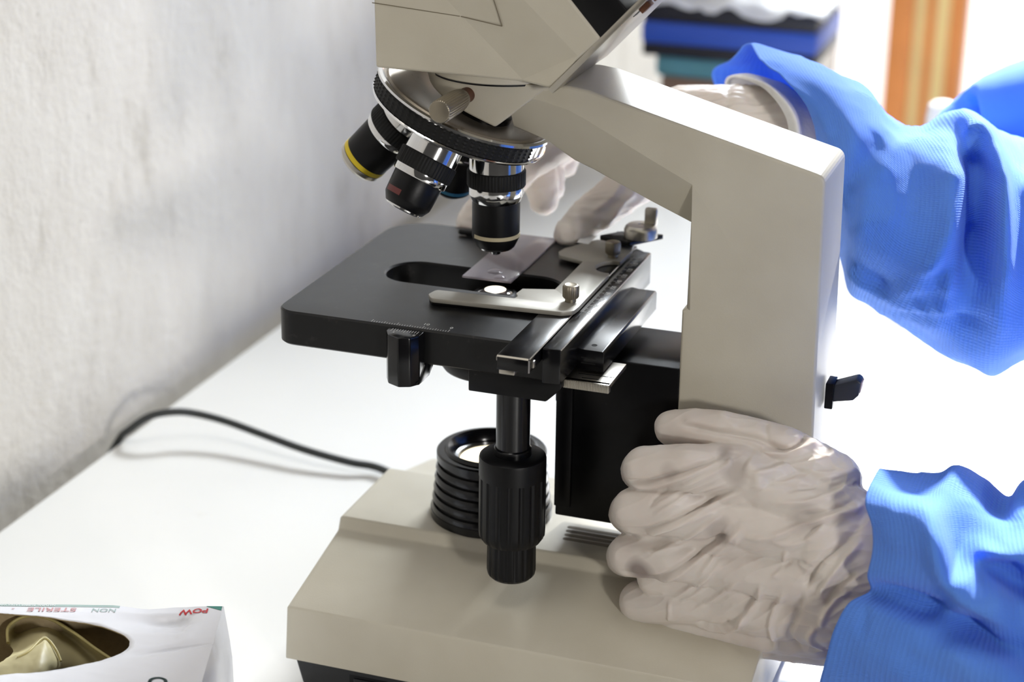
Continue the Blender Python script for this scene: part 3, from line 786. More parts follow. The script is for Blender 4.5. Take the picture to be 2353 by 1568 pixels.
b = bmesh.new(); slab(b, 47, 99, -30, -24, 1.9, 2.3, 0.05); mo('plate_slot', b, M['black_matte'], sole)
for s_ in (54, 62):
    b = bmesh.new(); slab(b, s_, s_+5.5, -39, -33, 2.0, 4.6, 0.3); mo('plate_screw', b, M['rust'], sole)
for y in (-24, 24):
    b = bmesh.new(); o3 = Vector((54, y, 302)); d3 = Vector((0.7071, 0, 0.7071))
    lathe(b, [(15, -6), (15, 44), (17.5, 45), (17.5, 68), (16, 70), (11, 70), (10, 67), (0, 67)], o3, d3, 56); mo('eyepiece', b, M['black'], mic)
# clamp screw of the head: rusty shank, knurled barrel
b = bmesh.new(); s0 = P3(1077, 216, -26.5); e0 = P3(1009, 258, -64); d0 = (e0-s0).normalized(); L0 = (e0-s0).length
lathe(b, [(4.2, -2), (4.2, 0.8), (3.6, 1.4), (3.2, 5), (3.4, 8), (4, 11)], s0, d0, 32); cs = mo('clamp_screw', b, M['rust'], mic, label='rusty shank')
b = bmesh.new(); lathe(b, [(3.2, 8), (4.5, 10), (5.1, 14), (5.3, 18), (5.4, L0-1.2), (5.0, L0-0.3), (4.4, L0), (0, L0)], s0, d0, 120, mod=knurl(30, 0.022, 10.5, L0-1)); mo('screw_barrel', b, M['screw'], cs, 40)
# power inlet cord boss at the left rear of the base is hidden; the cord itself follows

# ================================================================== SLIDE
b = bmesh.new(); sl = [(-17.9, 0.6), (7.9, 0.6), (7.6, 76.2), (-18.2, 76.2)]
prism(b, sl, 'z', ST+0.05, ST+1.1, 0.12)
slide = mo('microscope_slide', b, M['slide'], None, 35, base=(-5, 38, ST+0.05))
tag(slide, 'clear glass slide on the black stage under the ivory-banded objective', 'glass slide')
b = bmesh.new()
for x, y, r in ((-4.6, 12.5, 4.2), (0.5, 5.0, 3.2)):
    lathe(b, [(r, ST+1.1), (r*0.92, ST+1.35), (r*0.6, ST+1.75), (0, ST+1.95)], (x, y, 0), (0, 0, 1), 36)
mo('specimen_drop', b, M['slide'], slide, label='clear drops of liquid on the glass')

# ================================================================== ROOM
FL = -ZT-750.0
def struct(name, bm, mat, **k): return tag(mo(name, bm, mat, **k), kind='structure')
b = bmesh.new(); box(b, -420, -336, -1500, 2860, FL, 1700); struct('wall_left', b, M['wall'])
b = bmesh.new()                                # far wall with a tall opening to the daylight
for x0, x1, z0, z1 in ((-336, -322, FL, 1700), (-322, 1400, 1300, 1700), (1400, 2400, FL, 1700)): box(b, x0, x1, 2800, 2900, z0, z1)
struct('wall_back', b, M['back_wall'])
b = bmesh.new(); box(b, -336, -70, 1120, 1330, 140, 610, 3); struct('shade_block', b, M['back_wall'])  # added block, out of view, keeps window light off the far left wall
b = bmesh.new(); box(b, -420, 2400, -1500, 4200, FL-40, FL); struct('floor', b, M['floor'])
wood = simple('orange_varnished_wood', '#d98b4a', 0.4, 0, 0.5, 0.1, 12)
wy = simple('pale_yellow_slat', '#f3e6a8', 0.5, 0, 0.4, 0.03, 12)
b = bmesh.new(); 
for x0, x1 in ((-210, -163), (-141, -124), (-97, -66)): box(b, x0, x1, 2770, 2830, FL, 1300, 2)
for z0 in (FL, 1240): box(b, -322, 1400, 2775, 2825, z0, z0+60, 2)
box(b, 1340, 1400, 2770, 2830, FL, 1300, 2)
win = struct('window_1', b, wood)
b = bmesh.new()
for x0, x1 in ((-163, -141), (-124, -97)): box(b, x0, x1, 2785, 2815, FL+60, 1240, 1)
mo('slat', b, wy, win)
b = bmesh.new(); box(b, -700, 1700, 4100, 4150, FL, 1700); struct('wall_outside', b, lampmat('bright_daylight', '#ffffff', 1.3))

# ================================================================== TABLE
tab = thing('laboratory_table', 'white laminate laboratory table carrying the microscope, along the plastered wall', 'table', (60, 300, FL))
b = bmesh.new(); box(b, -311, 440, -620, 1130, -92, -62, 1.5); mo('tabletop', b, M['table'], tab)
b = bmesh.new(); box(b, -270, 400, -570, 1080, -160, -92, 0.5); mo('apron', b, M['table'], tab)
for x in (-250, 340):
    for y in (-550, 1030):
        b = bmesh.new(); box(b, x, x+45, y, y+45, FL, -92, 2); mo('leg', b, M['table'], tab)

# ================================================================== POWER CORD
pts = [Vector((-62, 108, -50)), Vector((-95, 135, -55))] + [lz(*q) for q in ((875, 1078, -57), (800, 1062, -55), (700, 1034, -52), (600, 998, -49), (520, 969, -46), (450, 951, -43), (400, 947, -41), (345, 957, -43), (300, 986, -51))]
pts += [Vector((-314, 150, -62)), Vector((-321, 138, -85)), Vector((-323, 125, -130)), Vector((-323, 118, -260))]
b = bmesh.new(); tube(b, crom(pts, 10), 2.5, 16)
cord = mo('power_cord', b, M['cable'], None, 60, base=(-180, 160, -ZT)); tag(cord, 'dark grey power cord running over the white table to the wall', 'power cord')

# ================================================================== GLOVE BOX
TZ = 13.0
k0 = lz(514, 1394, TZ); k0 = Vector((k0.x, k0.y, 0)); E1 = Vector((-0.943, -0.333, 0)).normalized(); E2 = Vector((0.333, -0.943, 0)).normalized()
BL, BW = 238.0, 74.0
gb = thing('glove_box', 'crumpled white cardboard dispenser box with an oval opening, at the front left of the table', 'box', tuple(k0 + E1*BL/2 + E2*BW/2 + Vector((0, 0, -ZT))))
def dent(u, v):
    """crumpled lid: u along the back edge from the right corner, v towards the viewer"""
    z = 0.0
    # caved facet around the right end of the opening
    d1 = 1.5 - abs((u-26) + 0.55*(v-6))*0.16
    z -= 6.0*max(0, min(1, (u-9)/7))*max(0, min(1, (52-u)/24))*max(0, min(1, (26-v)/18))
    z += 2.0*max(0, 1-abs(u-11-0.10*v)/2.2)*max(0, min(1, (36-v)/10))
    z -= 2.6*max(0, 1-abs(v-33-0.35*(u-2))/4.0)*max(0, min(1, (40-u)/30))
    z += 0.8*noise.noise(Vector((u*0.05, v*0.05, 3.1))) + 0.25*noise.noise(Vector((u*0.22, v*0.22, 7.7)))
    z -= 1.2*max(0, min(1, (u-40)/60))*(1-abs(v-37)/37)
    return z*min(1, 0.35+min(u, 30)/30.0)*max(0.12, min(1, (v-5)/8)) - 1.6*max(0, 1-abs(u-36)/14)*max(0, 1-v/9)
ec, ea, eb = (120.0, 36.5), 83.0, 28.5
def lidp(u, v): return k0 + E1*u + E2*v + Vector((0, 0, TZ + dent(u, v)))
t = bmesh.new(); b = bmesh.new(); nu, nv = 160, 50; gv = {}
def inside(u, v): return ((u-ec[0])/ea)**2 + ((v-ec[1])/eb)**2 < 1
# lid as a ring between the outline of the box and the oval opening
na = 420; ringsL = []
for j in range(15):
    s = j/14; row = []
    for i in range(na):
        a = 2*pi*i/na; d = Vector((cos(a), sin(a)))
        r_in = 1/sqrt((d.x/ea)**2 + (d.y/eb)**2)
        r_in += 0.25*noise.noise(Vector((cos(a)*30, sin(a)*30, 0))) + (0.5*max(0, sin(a*70))**2 if 0.3 < a < 2.2 else 0)
        tx = ((BL-ec[0]) if d.x > 0 else ec[0])/max(abs(d.x), 1e-6); ty = ((BW-ec[1]) if d.y > 0 else ec[1])/max(abs(d.y), 1e-6)
        r_out = min(tx, ty); r_ = r_in + (r_out-r_in)*s
        row.append((ec[0]+d.x*r_, ec[1]+d.y*r_))
    ringsL.append(row)
# snap nearest outline samples to the true corners
for cu_, cv_ in ((0, 0), (BL, 0), (BL, BW), (0, BW)):
    i = min(range(na), key=lambda i: (ringsL[-1][i][0]-cu_)**2+(ringsL[-1][i][1]-cv_)**2); ringsL[-1][i] = (cu_, cv_)
VV = [[t.verts.new(lidp(u, v)) for u, v in row] for row in ringsL]
for A, B in zip(VV, VV[1:]):
    for i in range(na): t.faces.new((A[i], A[(i+1) % na], B[(i+1) % na], B[i]))
# side walls going down from the outline
prev = VV[-1]; outl = ringsL[-1]
for j in range(1, 9):
    z = TZ - (TZ+ZT-0.3)*j/8; row = []
    for i, (u, v) in enumerate(outl):
        bul = 2.2*sin(pi*j/8)*noise.noise(Vector((u*0.03, v*0.03, j*0.5))) + (2.6*sin(pi*min(j, 6)/8)*(1 if u < 1 else 0))
        ou = -bul if u < 1 else bul if u > BL-1 else 0; ov = -bul if v < 1 else bul if v > BW-1 else 0
        row.append(t.verts.new(k0 + E1*(u+ou) + E2*(v+ov) + Vector((0, 0, z + (dent(u, v) if j < 2 else 0)*0.4))))
    for i in range(na): t.faces.new((prev[i], prev[(i+1) % na], row[(i+1) % na], row[i]))
    prev = row
t.faces.new(prev[::-1]); merge(b, t)
gbody = mo('carton', b, [M['card'], M['cardin']], gb, 50)
sm = gbody.modifiers.new('board', 'SOLIDIFY'); sm.thickness = 0.6*S; sm.offset = -1; sm.material_offset = 1; sm.material_offset_rim = 1
def lid_text(s, size, u, v, mat, name, lab=None, xs=1.0, bold=0.0):
    tb = text_bm(s, size, (0, 0, 0), (1, 0, 0), (0, 1, 0), 0.02, bold=bold)
    bmesh.ops.subdivide_edges(tb, edges=[e_ for e_ in tb.edges if e_.calc_length() > 1.2], cuts=2)
    for q in tb.verts:
        uu = u + q.co.x*xs; vv = v + q.co.y; h = 0.3 + q.co.z
        q.co = lidp(uu, vv) + Vector((0, 0, h))
    return mo(name, tb, mat, gb, 30, label=lab)
b = bmesh.new(); t = bmesh.new()
for k in range(60):
    u0_, u1_ = 48+k*3.1, 48+(k+1)*3.1
    a = [lidp(u0_, 0.15), lidp(u1_, 0.15), lidp(u1_, 2.2), lidp(u0_, 2.2)]
    t.faces.new([t.verts.new(p + Vector((0, 0, 0.1))) for p in a])
merge(b, t); mo('printed_stripe', b, M['grey_print'], gb, 60)
lid_text('NATURAL RUBBER LATEX WHITE', 1.9, 92, 1.15, M['white'], 'printed_text')
lid_text('NON', 4.4, 54.5, 5.0, M['grey_print'], 'printed_text', 'faded grey word', 1.1)
lid_text('STERILE', 4.6, 78.5, 5.0, M['pink'], 'printed_text', None, 1.45, 0.05); lid_text('-', 5, 96.5, 5.0, M['pink'], 'printed_text'); lid_text('FINE', 4.6, 109, 5.0, M['pink'], 'printed_text', None, 1.45, 0.05)
lid_text('POW', 5.6, 13.0, 4.6, M['red'], 'printed_text', 'red lettering', 1.0, 0.12)
b = bmesh.new(); t = bmesh.new()
for k in range(8):
    u0_, u1_ = 0.6+k*0.9, 0.6+(k+1)*0.9; w0, w1 = 4.2-0.45*k, 4.2-0.45*(k+1)
    t.faces.new([t.verts.new(lidp(u, v) + Vector((0, 0, 0.14))) for u, v in ((u0_, 0.2), (u1_, 0.2), (u1_, max(0.4, w1)), (u0_, max(0.5, w0)))])
merge(b, t); mo('printed_patch', b, M['green'], gb, 60, label='green printed patch at the corner')
tb = text_bm('sn', 12, (0, 0, 0), (1, 0, 0), (0, 1, 0), 0.02, shear=0.3)
for q in tb.verts:
    vv = 58 + q.co.x*1.0; zz = -2 + q.co.y
    q.co = k0 + E2*vv + E1*(-3.2) + Vector((0, 0, zz-9))
mo('printed_text', tb, M['dgreen'], gb, 30, label='dark green lettering on the end')
tb = text_bm('o', 18, (0, 0, 0), (1, 0, 0), (0, 1, 0), 0.02)
for q in tb.verts: q.co = lidp(19+q.co.x, 69+q.co.y) + Vector((0, 0, 0.14))
mo('printed_text', tb, M['dgreen'], gb, 30)

# the latex glove lying in the box, its cuff uppermost
rows_ = [[(18, 1478, 2), (20, 1440, 5), (58, 1417, 8), (112, 1422, 8), (165, 1451, 6), (215, 1488, 3), (258, 1517, 0)],
 [(24, 1486, -3), (40, 1455, -2), (72, 1436, 0), (115, 1438, 0), (158, 1464, -2), (203, 1500, -5), (240, 1532, -8)],
 [(30, 1500, 1), (56, 1492, 3), (88, 1474, 7), (106, 1468, 8), (132, 1490, 3), (172, 1512, -3), (200, 1535, -8)],
 [(8, 1519, 5), (38, 1507, 7), (78, 1490, 9), (100, 1489, 9.5), (118, 1514, 6), (127, 1535, 1), (142, 1548, -5)],
 [(-14, 1534, 6), (28, 1530, 7.5), (68, 1518, 8.5), (90, 1519, 9), (106, 1535, 6), (113, 1549, 1), (122, 1562, -5)],
 [(-24, 1562, 4), (18, 1562, 5.5), (58, 1556, 6), (84, 1551, 6), (98, 1557, 4), (106, 1567, 0), (112, 1582, -6)]]
def surf(rows, nu=7, nv=9):
    cc = [[lz(*p) for p in r] for r in rows]; m = len(cc[0])
    cols = [crom([r[i] for r in cc], nu) for i in range(m)]
    return [crom([c[k] for c in cols], nv) for k in range(len(cols[0]))]
G = surf(rows_); b = bmesh.new(); t = bmesh.new(); VG = []
for i, r in enumerate(G): VG.append([t.verts.new(p + Vector((0, 0, 0.5*noise.noise(p*0.14) + 0.25*noise.noise(p*0.4)))) for p in r])
for A, B in zip(VG, VG[1:]):
    for j in range(len(A)-1): t.faces.new((A[j], A[j+1], B[j+1], B[j]))
merge(b, t)
gl = mo('latex_glove', b, M['latexbox'], None, 180, base=tuple(lz(120, 1500, 0)))
tag(gl, 'crumpled yellowish latex glove inside the white dispenser box', 'glove')
sm = gl.modifiers.new('film', 'SOLIDIFY'); sm.thickness = 0.35*S
b = bmesh.new(); tube(b, G[0], 0.75, 8); mo('beaded_rim', b, M['latexrim'], gl, 60)
b = bmesh.new(); tube(b, crom([lz(*p) for p in ((40, 1512, 8), (66, 1498, 9), (95, 1470, 9), (112, 1472, 8), (130, 1496, 5), (140, 1520, 2))], 8), 0.6, 8); mo('finger_fold', b, M['latexrim'], gl, 60)

# ================================================================== THINGS AT THE FAR END
case_blue = simple('blue_trim', '#2f55b8', 0.4, 0, 0.5, 0.05, 10); case_black = simple('case_black', '#1c1c26', 0.4, 0, 0.5, 0.1, 10)
ca = thing('instrument_case', 'black case with a blue band at the far end of the table, under white papers', 'case', (-112, 1050, 34))
b = bmesh.new(); box(b, -199, -25, 985, 1118, 35, 48, 2); box(b, -199, -25, 985, 1118, 70, 88, 2); mo('shell', b, case_black, ca)
b = bmesh.new(); box(b, -200, -24, 983, 1119, 48, 70, 3); mo('blue_band', b, case_blue, ca)
b = bmesh.new(); box(b, -186, -40, 990, 1112, 14, 34.8, 4); o = mo('folder', b, simple('teal_cloth', '#5f97a0', 0.7), None, base=(-112, 1050, 14)); tag(o, 'teal folder under the black case with a blue band', 'folder')
b = bmesh.new(); box(b, -180, -48, 992, 1110, -62, 13.8, 2); o = mo('cardboard_box', b, simple('brown_board', '#8a6f5c', 0.8), None, base=(-112, 1050, -62)); tag(o, 'brown cardboard box at the bottom of the far stack', 'box')
# crumpled white papers on the case
b = bmesh.new(); t = bmesh.new(); G = []
for i in range(41):
    row = []
    for j in range(21):
        u = i/40; v = j/20; x = -205+190*u; y = 970+110*v
        z = 89 + 9*abs(noise.noise(Vector((u*7, v*4, 2)))) + 14*noise.noise(Vector((u*3, v*2, 9)))**2
        if v < 0.15: z -= (0.15-v)*60*(1 if 0.35 < u < 0.8 else 0.5); y += (0.15-v)*40
        row.append(t.verts.new((x, y, max(z, 88.6) if v >= 0.15 else z)))
    G.append(row)
for A, B in zip(G, G[1:]):
    for j in range(20): t.faces.new((A[j], A[j+1], B[j+1], B[j]))
merge(b, t); o = mo('paper_sheet', b, M['white'], None, 60, base=(-112, 1030, 88.6)); tag(o, 'crumpled white paper lying on top of the black case', 'paper'); sm = o.modifiers.new('t', 'SOLIDIFY'); sm.thickness = 0.0006
b = bmesh.new(); cpt = P3(1905, 118, 960)
lathe(b, [(0, 0), (25, 0), (27, 4), (27, 30), (22, 42), (10, 50), (9, 60), (0, 60)], (cpt.x, 960, -62), (0, 0, 1), 40)
lathe(b, [(10, 60), (10, 72), (0, 72)], (cpt.x, 960, -62), (0, 0, 1), 40)
o = mo('bottle', b, M['white'], None, 40, base=(cpt.x, 960, -62)); tag(o, 'white plastic bottle beside the black case at the far end', 'bottle')
b = bmesh.new(); jp = P3(2165, 262, 640)
lathe(b, [(0, -62), (11.5, -62), (12.3, -60), (12.3, jp.z-2), (11.0, jp.z+7), (7, jp.z+10), (0, jp.z+11)], (jp.x, 640, 0), (0, 0, 1), 40)
o = mo('jar', b, M['white'], None, 40, base=(jp.x, 640, -62)); tag(o, 'round-topped white jar just beyond the far blue sleeve, in front of the orange frame', 'jar')

# ================================================================== PERSON
per = thing('person', 'person in a blue gown and pale latex gloves reaching over the microscope stage', 'person', (600, 10, FL))
def limb(bm, chain):
    """chain = [(px, py, y, r), ...]: joints seen in the photograph, at depth y, radius mm"""
    J = [(P3(px, py, y), r) for px, py, y, r in chain]
    for (p, r), (q, s) in zip(J, J[1:]): capsule(bm, p, q, r, s, 24)
    return J

def seg_dist(px, pz, a, c):
    ax, az = a; bx, bz = c; dx, dz = bx-ax, bz-az; L = dx*dx+dz*dz
    t = 0 if L == 0 else max(0, min(1, ((px-ax)*dx+(pz-az)*dz)/L))
    return sqrt((px-ax-dx*t)**2+(pz-az-dz*t)**2), t

def wrinkle(bm, folds, yref, dirv, amp, wrist, wr):
    """soft latex wrinkles: drawn folds on the side facing the room's front plus fine creases running along dirv"""
    d = Vector(dirv).normalized(); a, b_, _ = frame_of(d)
    F = []
    for pts, am, wd in folds:
        q = [P3(x, y, yref) for x, y in pts]; q = crom(q, 4)
        pl2 = [(v.x, v.z) for v in q]; xs = [p[0] for p in pl2]; zs = [p[1] for p in pl2]
        F.append((pl2, am, wd, min(xs)-3*wd, max(xs)+3*wd, min(zs)-3*wd, max(zs)+3*wd))
    bm.normal_update()
    mv = []
    for v in bm.verts:
        p = v.co; n = v.normal; h = 0.0
        q = Vector((p.dot(d)*0.035, p.dot(a)*0.17, p.dot(b_)*0.17))
        q += Vector((noise.noise(p*0.03), noise.noise(p*0.03+Vector((9, 0, 0))), 0))*0.9
        rdg = 1-2*abs(noise.noise(q)); 
        k = max(0.0, min(1.0, 1-((p-wrist).length)/wr)); k = k*k*(3-2*k)
        h += amp*(0.45+0.9*k)*(max(0.0, rdg)**2.2 - 0.25)
        q2 = Vector((p.dot(d)*0.10, p.dot(a)*0.30, p.dot(b_)*0.30)); h += amp*0.15*(noise.noise(q2+Vector((5, 5, 5))))
        if n.y < 0.25:
            for pl2, am, wd, x0, x1, z0, z1 in F:
                if not (x0 < p.x < x1 and z0 < p.z < z1): continue
                best = 1e9; bt = 0; m_ = len(pl2)-1
                for i in range(m_):
                    dd, tt = seg_dist(p.x, p.z, pl2[i], pl2[i+1])
                    if dd < best: best = dd; bt = (i+tt)/m_
                e = math.exp(-(best/(0.78*wd))**2)
                h += 1.7*am*e*min(1, 5*bt+0.15)*min(1, 5*(1-bt)+0.15)*min(1, (0.25-n.y)*3)
        mv.append((v, n*h))
    for v, o in mv: v.co += o

# ---- near (left) hand closed on the focus knob, thumb on top
b = bmesh.new()
limb(b, [(1702, 1086, -62, 13.0), (1590, 1077, -66, 11.4), (1484, 1077, -62, 10.6), (1472, 1082, -40, 9.6), (1505, 1090, -24, 8.6)])           # index
limb(b, [(1672, 1188, -67, 13.0), (1560, 1175, -71, 12.0), (1462, 1173, -66, 11.2), (1446, 1180, -42, 10.0), (1490, 1185, -26, 8.8)])          # middle
limb(b, [(1660, 1288, -66, 12.8), (1550, 1277, -69, 11.8), (1451, 1274, -63, 10.8), (1438, 1280, -40, 9.6), (1485, 1280, -24, 8.6)])          # ring
limb(b, [(1655, 1378, -58, 12.6), (1560, 1380, -59, 11.4), (1474, 1385, -53, 10.8), (1464, 1388, -34, 9.4), (1510, 1385, -20, 8.0)])          # little
limb(b, [(1905, 1110, -56, 15.0), (1800, 1042, -52, 12.6), (1665, 998, -46, 10.8), (1600, 987, -43, 9.8), (1545, 984, -40, 8.6)])             # thumb
for a_, c_ in (((1702, 1086, -62, 13.0), (1935, 1195, -66, 17)), ((1672, 1188, -67, 13), (1940, 1250, -70, 18)), ((1660, 1288, -66, 13), (1935, 1320, -70, 19)), ((1655, 1385, -58, 13), (1910, 1390, -66, 20)),
               ((1800, 1050, -52, 13), (1760, 1170, -58, 14)), ((1900, 1120, -56, 14), (1800, 1180, -62, 16)),
               ((1530, 1126, -62, 9.5), (1720, 1130, -63, 13)), ((1505, 1225, -63, 9.5), (1700, 1235, -66, 13)), ((1510, 1328, -58, 9.5), (1700, 1335, -62, 13)), ((1590, 1122, -64, 10.8), (1700, 1235, -66, 13)), ((1570, 1224, -65, 10.8), (1700, 1330, -63, 13)),
               ((1560, 1418, -54, 9.5), (1700, 1440, -56, 11)), ((1700, 1440, -56, 11), (1885, 1445, -62, 14)), ((1640, 1468, -54, 6), (1890, 1498, -60, 7)), ((1530, 1425, -52, 7), (1660, 1468, -54, 7)),
               ((1925, 1260, -70, 21), (2075, 1290, -70, 24)), ((1920, 1350, -68, 21), (2075, 1380, -70, 24)), ((1890, 1495, -60, 7), (1990, 1490, -66, 14))):
    limb(b, [a_, c_])
b = remeshed(b, 0.65, 8, 0.5)
folds = []
def fl(pts, am, wd): folds.append(([(1350+x/2.347, 900+y/2.347) for x, y in pts], am, wd))
fl([(905, 362), (1040, 385), (1130, 350), (1215, 312)], -1.6, 1.6)
fl([(890, 400), (1040, 398), (1240, 372)], 1.1, 1.7)
fl([(900, 470), (1100, 450), (1330, 430)], 0.8, 1.6); fl([(930, 500), (1130, 480), (1350, 470)], -0.7, 1.5)
fl([(830, 420), (900, 470), (930, 540)], 1.3, 4.0); fl([(735, 735), (790, 770), (830, 800)], 1.3, 4.0)
fl([(500, 520), (700, 440), (760, 400)], 0.7, 1.6); fl([(360, 660), (560, 560), (740, 500)], 0.9, 1.8); fl([(420, 720), (600, 620), (700, 590)], -0.7, 1.5)
fl([(300, 770), (500, 700), (700, 640)], 0.9, 1.7); fl([(560, 860), (680, 800), (760, 770)], -0.6, 1.6); fl([(600, 1000), (700, 880), (790, 800)], 0.9, 1.8)
fl([(1480, 640), (1320, 660), (1180, 700), (1000, 760), (860, 770)], 1.2, 1.9); fl([(1430, 610), (1280, 640), (1150, 650)], -0.9, 1.5)
fl([(1400, 560), (1230, 590), (1000, 600)], 0.9, 1.6); fl([(1350, 520), (1200, 530), (1050, 545)], -0.7, 1.5)
fl([(1490, 700), (1380, 780), (1290, 850), (1230, 940), (1200, 1010)], -1.7, 2.0); fl([(1500, 760), (1400, 860), (1320, 960), (1270, 1060)], 1.5, 2.0)
fl([(1470, 900), (1370, 1000), (1300, 1100)], -1.4, 1.8); fl([(1440, 1000), (1330, 1100), (1270, 1230)], 1.2, 2.0)
fl([(1300, 690), (1220, 760), (1120, 790), (1000, 780)], 0.9, 1.7); fl([(1090, 820), (1070, 900), (1010, 980)], 0.7, 1.6)
fl([(1010, 960), (1120, 880), (1240, 900)], -0.8, 1.6); fl([(950, 1020), (920, 1120), (860, 1220), (800, 1290)], 1.1, 1.9)
fl([(640, 1050), (560, 1130), (470, 1180)], 0.6, 1.6); fl([(820, 1010), (700, 1120), (560, 1220)], 0.7, 1.6)
fl([(415, 1180), (418, 1240), (408, 1290)], 0.6, 1.3); fl([(540, 1330), (700, 1345), (800, 1290), (850, 1210)], 1.1, 1.7); fl([(560, 1300), (680, 1310), (760, 1260)], -0.9, 1.6)
fl([(1080, 1050), (1020, 1160), (990, 1260), (1000, 1430)], 0.9, 1.9); fl([(1180, 1040), (1130, 1200), (1090, 1300), (1150, 1420)], -0.9, 2.0)
fl([(1250, 1230), (1210, 1320), (1280, 1420)], 0.9, 2.0); fl([(280, 880), (420, 860), (560, 820)], 0.6, 1.6); fl([(330, 620), (420, 540), (520, 500)], -0.5, 1.4)
fl([(850, 220), (890, 290), (930, 350)], -0.35, 1.4); fl([(940, 190), (1000, 250), (1090, 310)], 0.4, 1.4); fl([(1060, 240), (1120, 280), (1190, 310)], -0.3, 1.3)
def fp(pts, am, wd): folds.append((pts, am, wd))
fp([(1428, 1124), (1478, 1120), (1540, 1096), (1650, 1060)], -1.7, 1.8); fp([(1440, 1134), (1490, 1130), (1550, 1106), (1650, 1072)], 0.7, 1.5)
fp([(1412, 1224), (1478, 1221), (1560, 1182), (1690, 1128)], -1.3, 1.8); fp([(1480, 1233), (1570, 1192), (1690, 1140)], 0.7, 1.5)
fp([(1425, 1326), (1492, 1338), (1545, 1312), (1640, 1245), (1705, 1190)], -1.2, 1.9); fp([(1500, 1350), (1556, 1322), (1650, 1256), (1715, 1205)], 0.8, 1.6)
fp([(1525, 1028), (1620, 1036), (1710, 1044), (1790, 1064)], -1.2, 1.6); fp([(1500, 1165), (1580, 1128), (1660, 1098)], 0.6, 1.4); fp([(1480, 1290), (1570, 1240), (1660, 1180)], 0.7, 1.5)
fp([(1560, 1300), (1640, 1250), (1700, 1210)], -0.5, 1.4); fp([(1530, 1400), (1600, 1350), (1660, 1290)], 0.8, 1.7); fp([(1720, 1100), (1800, 1098), (1900, 1110)], 0.7, 1.5); fp([(1730, 1120), (1830, 1125), (1930, 1140)], -0.6, 1.4)
fl([(560, 210), (650, 260), (740, 300)], 0.4, 1.5); fl([(830, 170), (870, 210), (880, 260)], 0.5, 1.3)
wr = P3(1940, 1350, -68)
wrinkle(b, folds, -78, P3(1960, 1150, -70)-P3(1600, 1330, -66), 0.6, wr, 85)
st_ = []
for x, y, r, k in ((1472, 1312, 0.007, 0.7), (1690, 1083, 0.006, 0.3), (1664, 1212, 0.006, 0.3), (1660, 1046, 0.004, 0.5), (1860, 1180, 0.007, 0.28), (1540, 1085, 0.004, 0.2)):
    q = W(P3(x, y, -74)) - ORG[per.name]; st_.append((tuple(q), r, k))
lg = mo('left_glove', b, glovemat('stained_latex_glove', st_), per, 180, label='glove closed on the focus knob with the thumb on top')

# ---- far (right) hand: thumb on the slide, fingers hanging beyond the stage
b = bmesh.new()
limb(b, [(1560, 330, 116, 17), (1478, 405, 102, 13), (1402, 462, 90, 11.3), (1340, 508, 82, 10.2), (1309, 537, 77, 8.6)])
limb(b, [(1300, 300, 104, 13.5), (1205, 372, 90, 11), (1135, 452, 88, 10), (1085, 512, 90, 8.8)])
limb(b, [(1310, 292, 120, 13), (1228, 360, 114, 10.8), (1243, 420, 112, 9.6), (1250, 462, 110, 8.2)])
limb(b, [(1330, 300, 137, 12.5), (1252, 358, 132, 10.4), (1262, 402, 129, 9.0), (1264, 430, 127, 8.2)])
limb(b, [(1345, 310, 150, 12), (1290, 350, 148, 9.5), (1296, 376, 146, 8.2)])
for a_, c_ in (((1300, 300, 104, 13.5), (1600, 292, 118, 20)), ((1310, 292, 120, 13), (1600, 288, 126, 20)), ((1330, 300, 137, 12.5), (1600, 292, 134, 20)), ((1345, 310, 150, 12), (1600, 305, 142, 18)),
               ((1580, 292, 122, 22), (1700, 300, 122, 23)), ((1590, 300, 136, 20), (1700, 310, 134, 22)), ((1690, 302, 126, 24.5), (1860, 330, 128, 27)), ((1560, 330, 116, 16), (1400, 300, 110, 13))):
    limb(b, [a_, c_])
b = remeshed(b, 1.3, 6, 0.5)
folds = [([(1380, 470), (1420, 440), (1440, 400)], 1.0, 2.2), ([(1395, 520), (1430, 470), (1465, 430)], 0.9, 2.0), ([(1340, 470), (1350, 510), (1345, 545)], 0.7, 2.0), ([(1600, 200), (1640, 230), (1660, 270)], -0.8, 2.2)]
wrinkle(b, folds, 90, P3(1700, 300, 124)-P3(1300, 300, 110), 1.6, P3(1700, 300, 124), 80)
rg = mo('right_glove', b, M['glove'], per, 180, label='glove with the thumb on the glass slide')

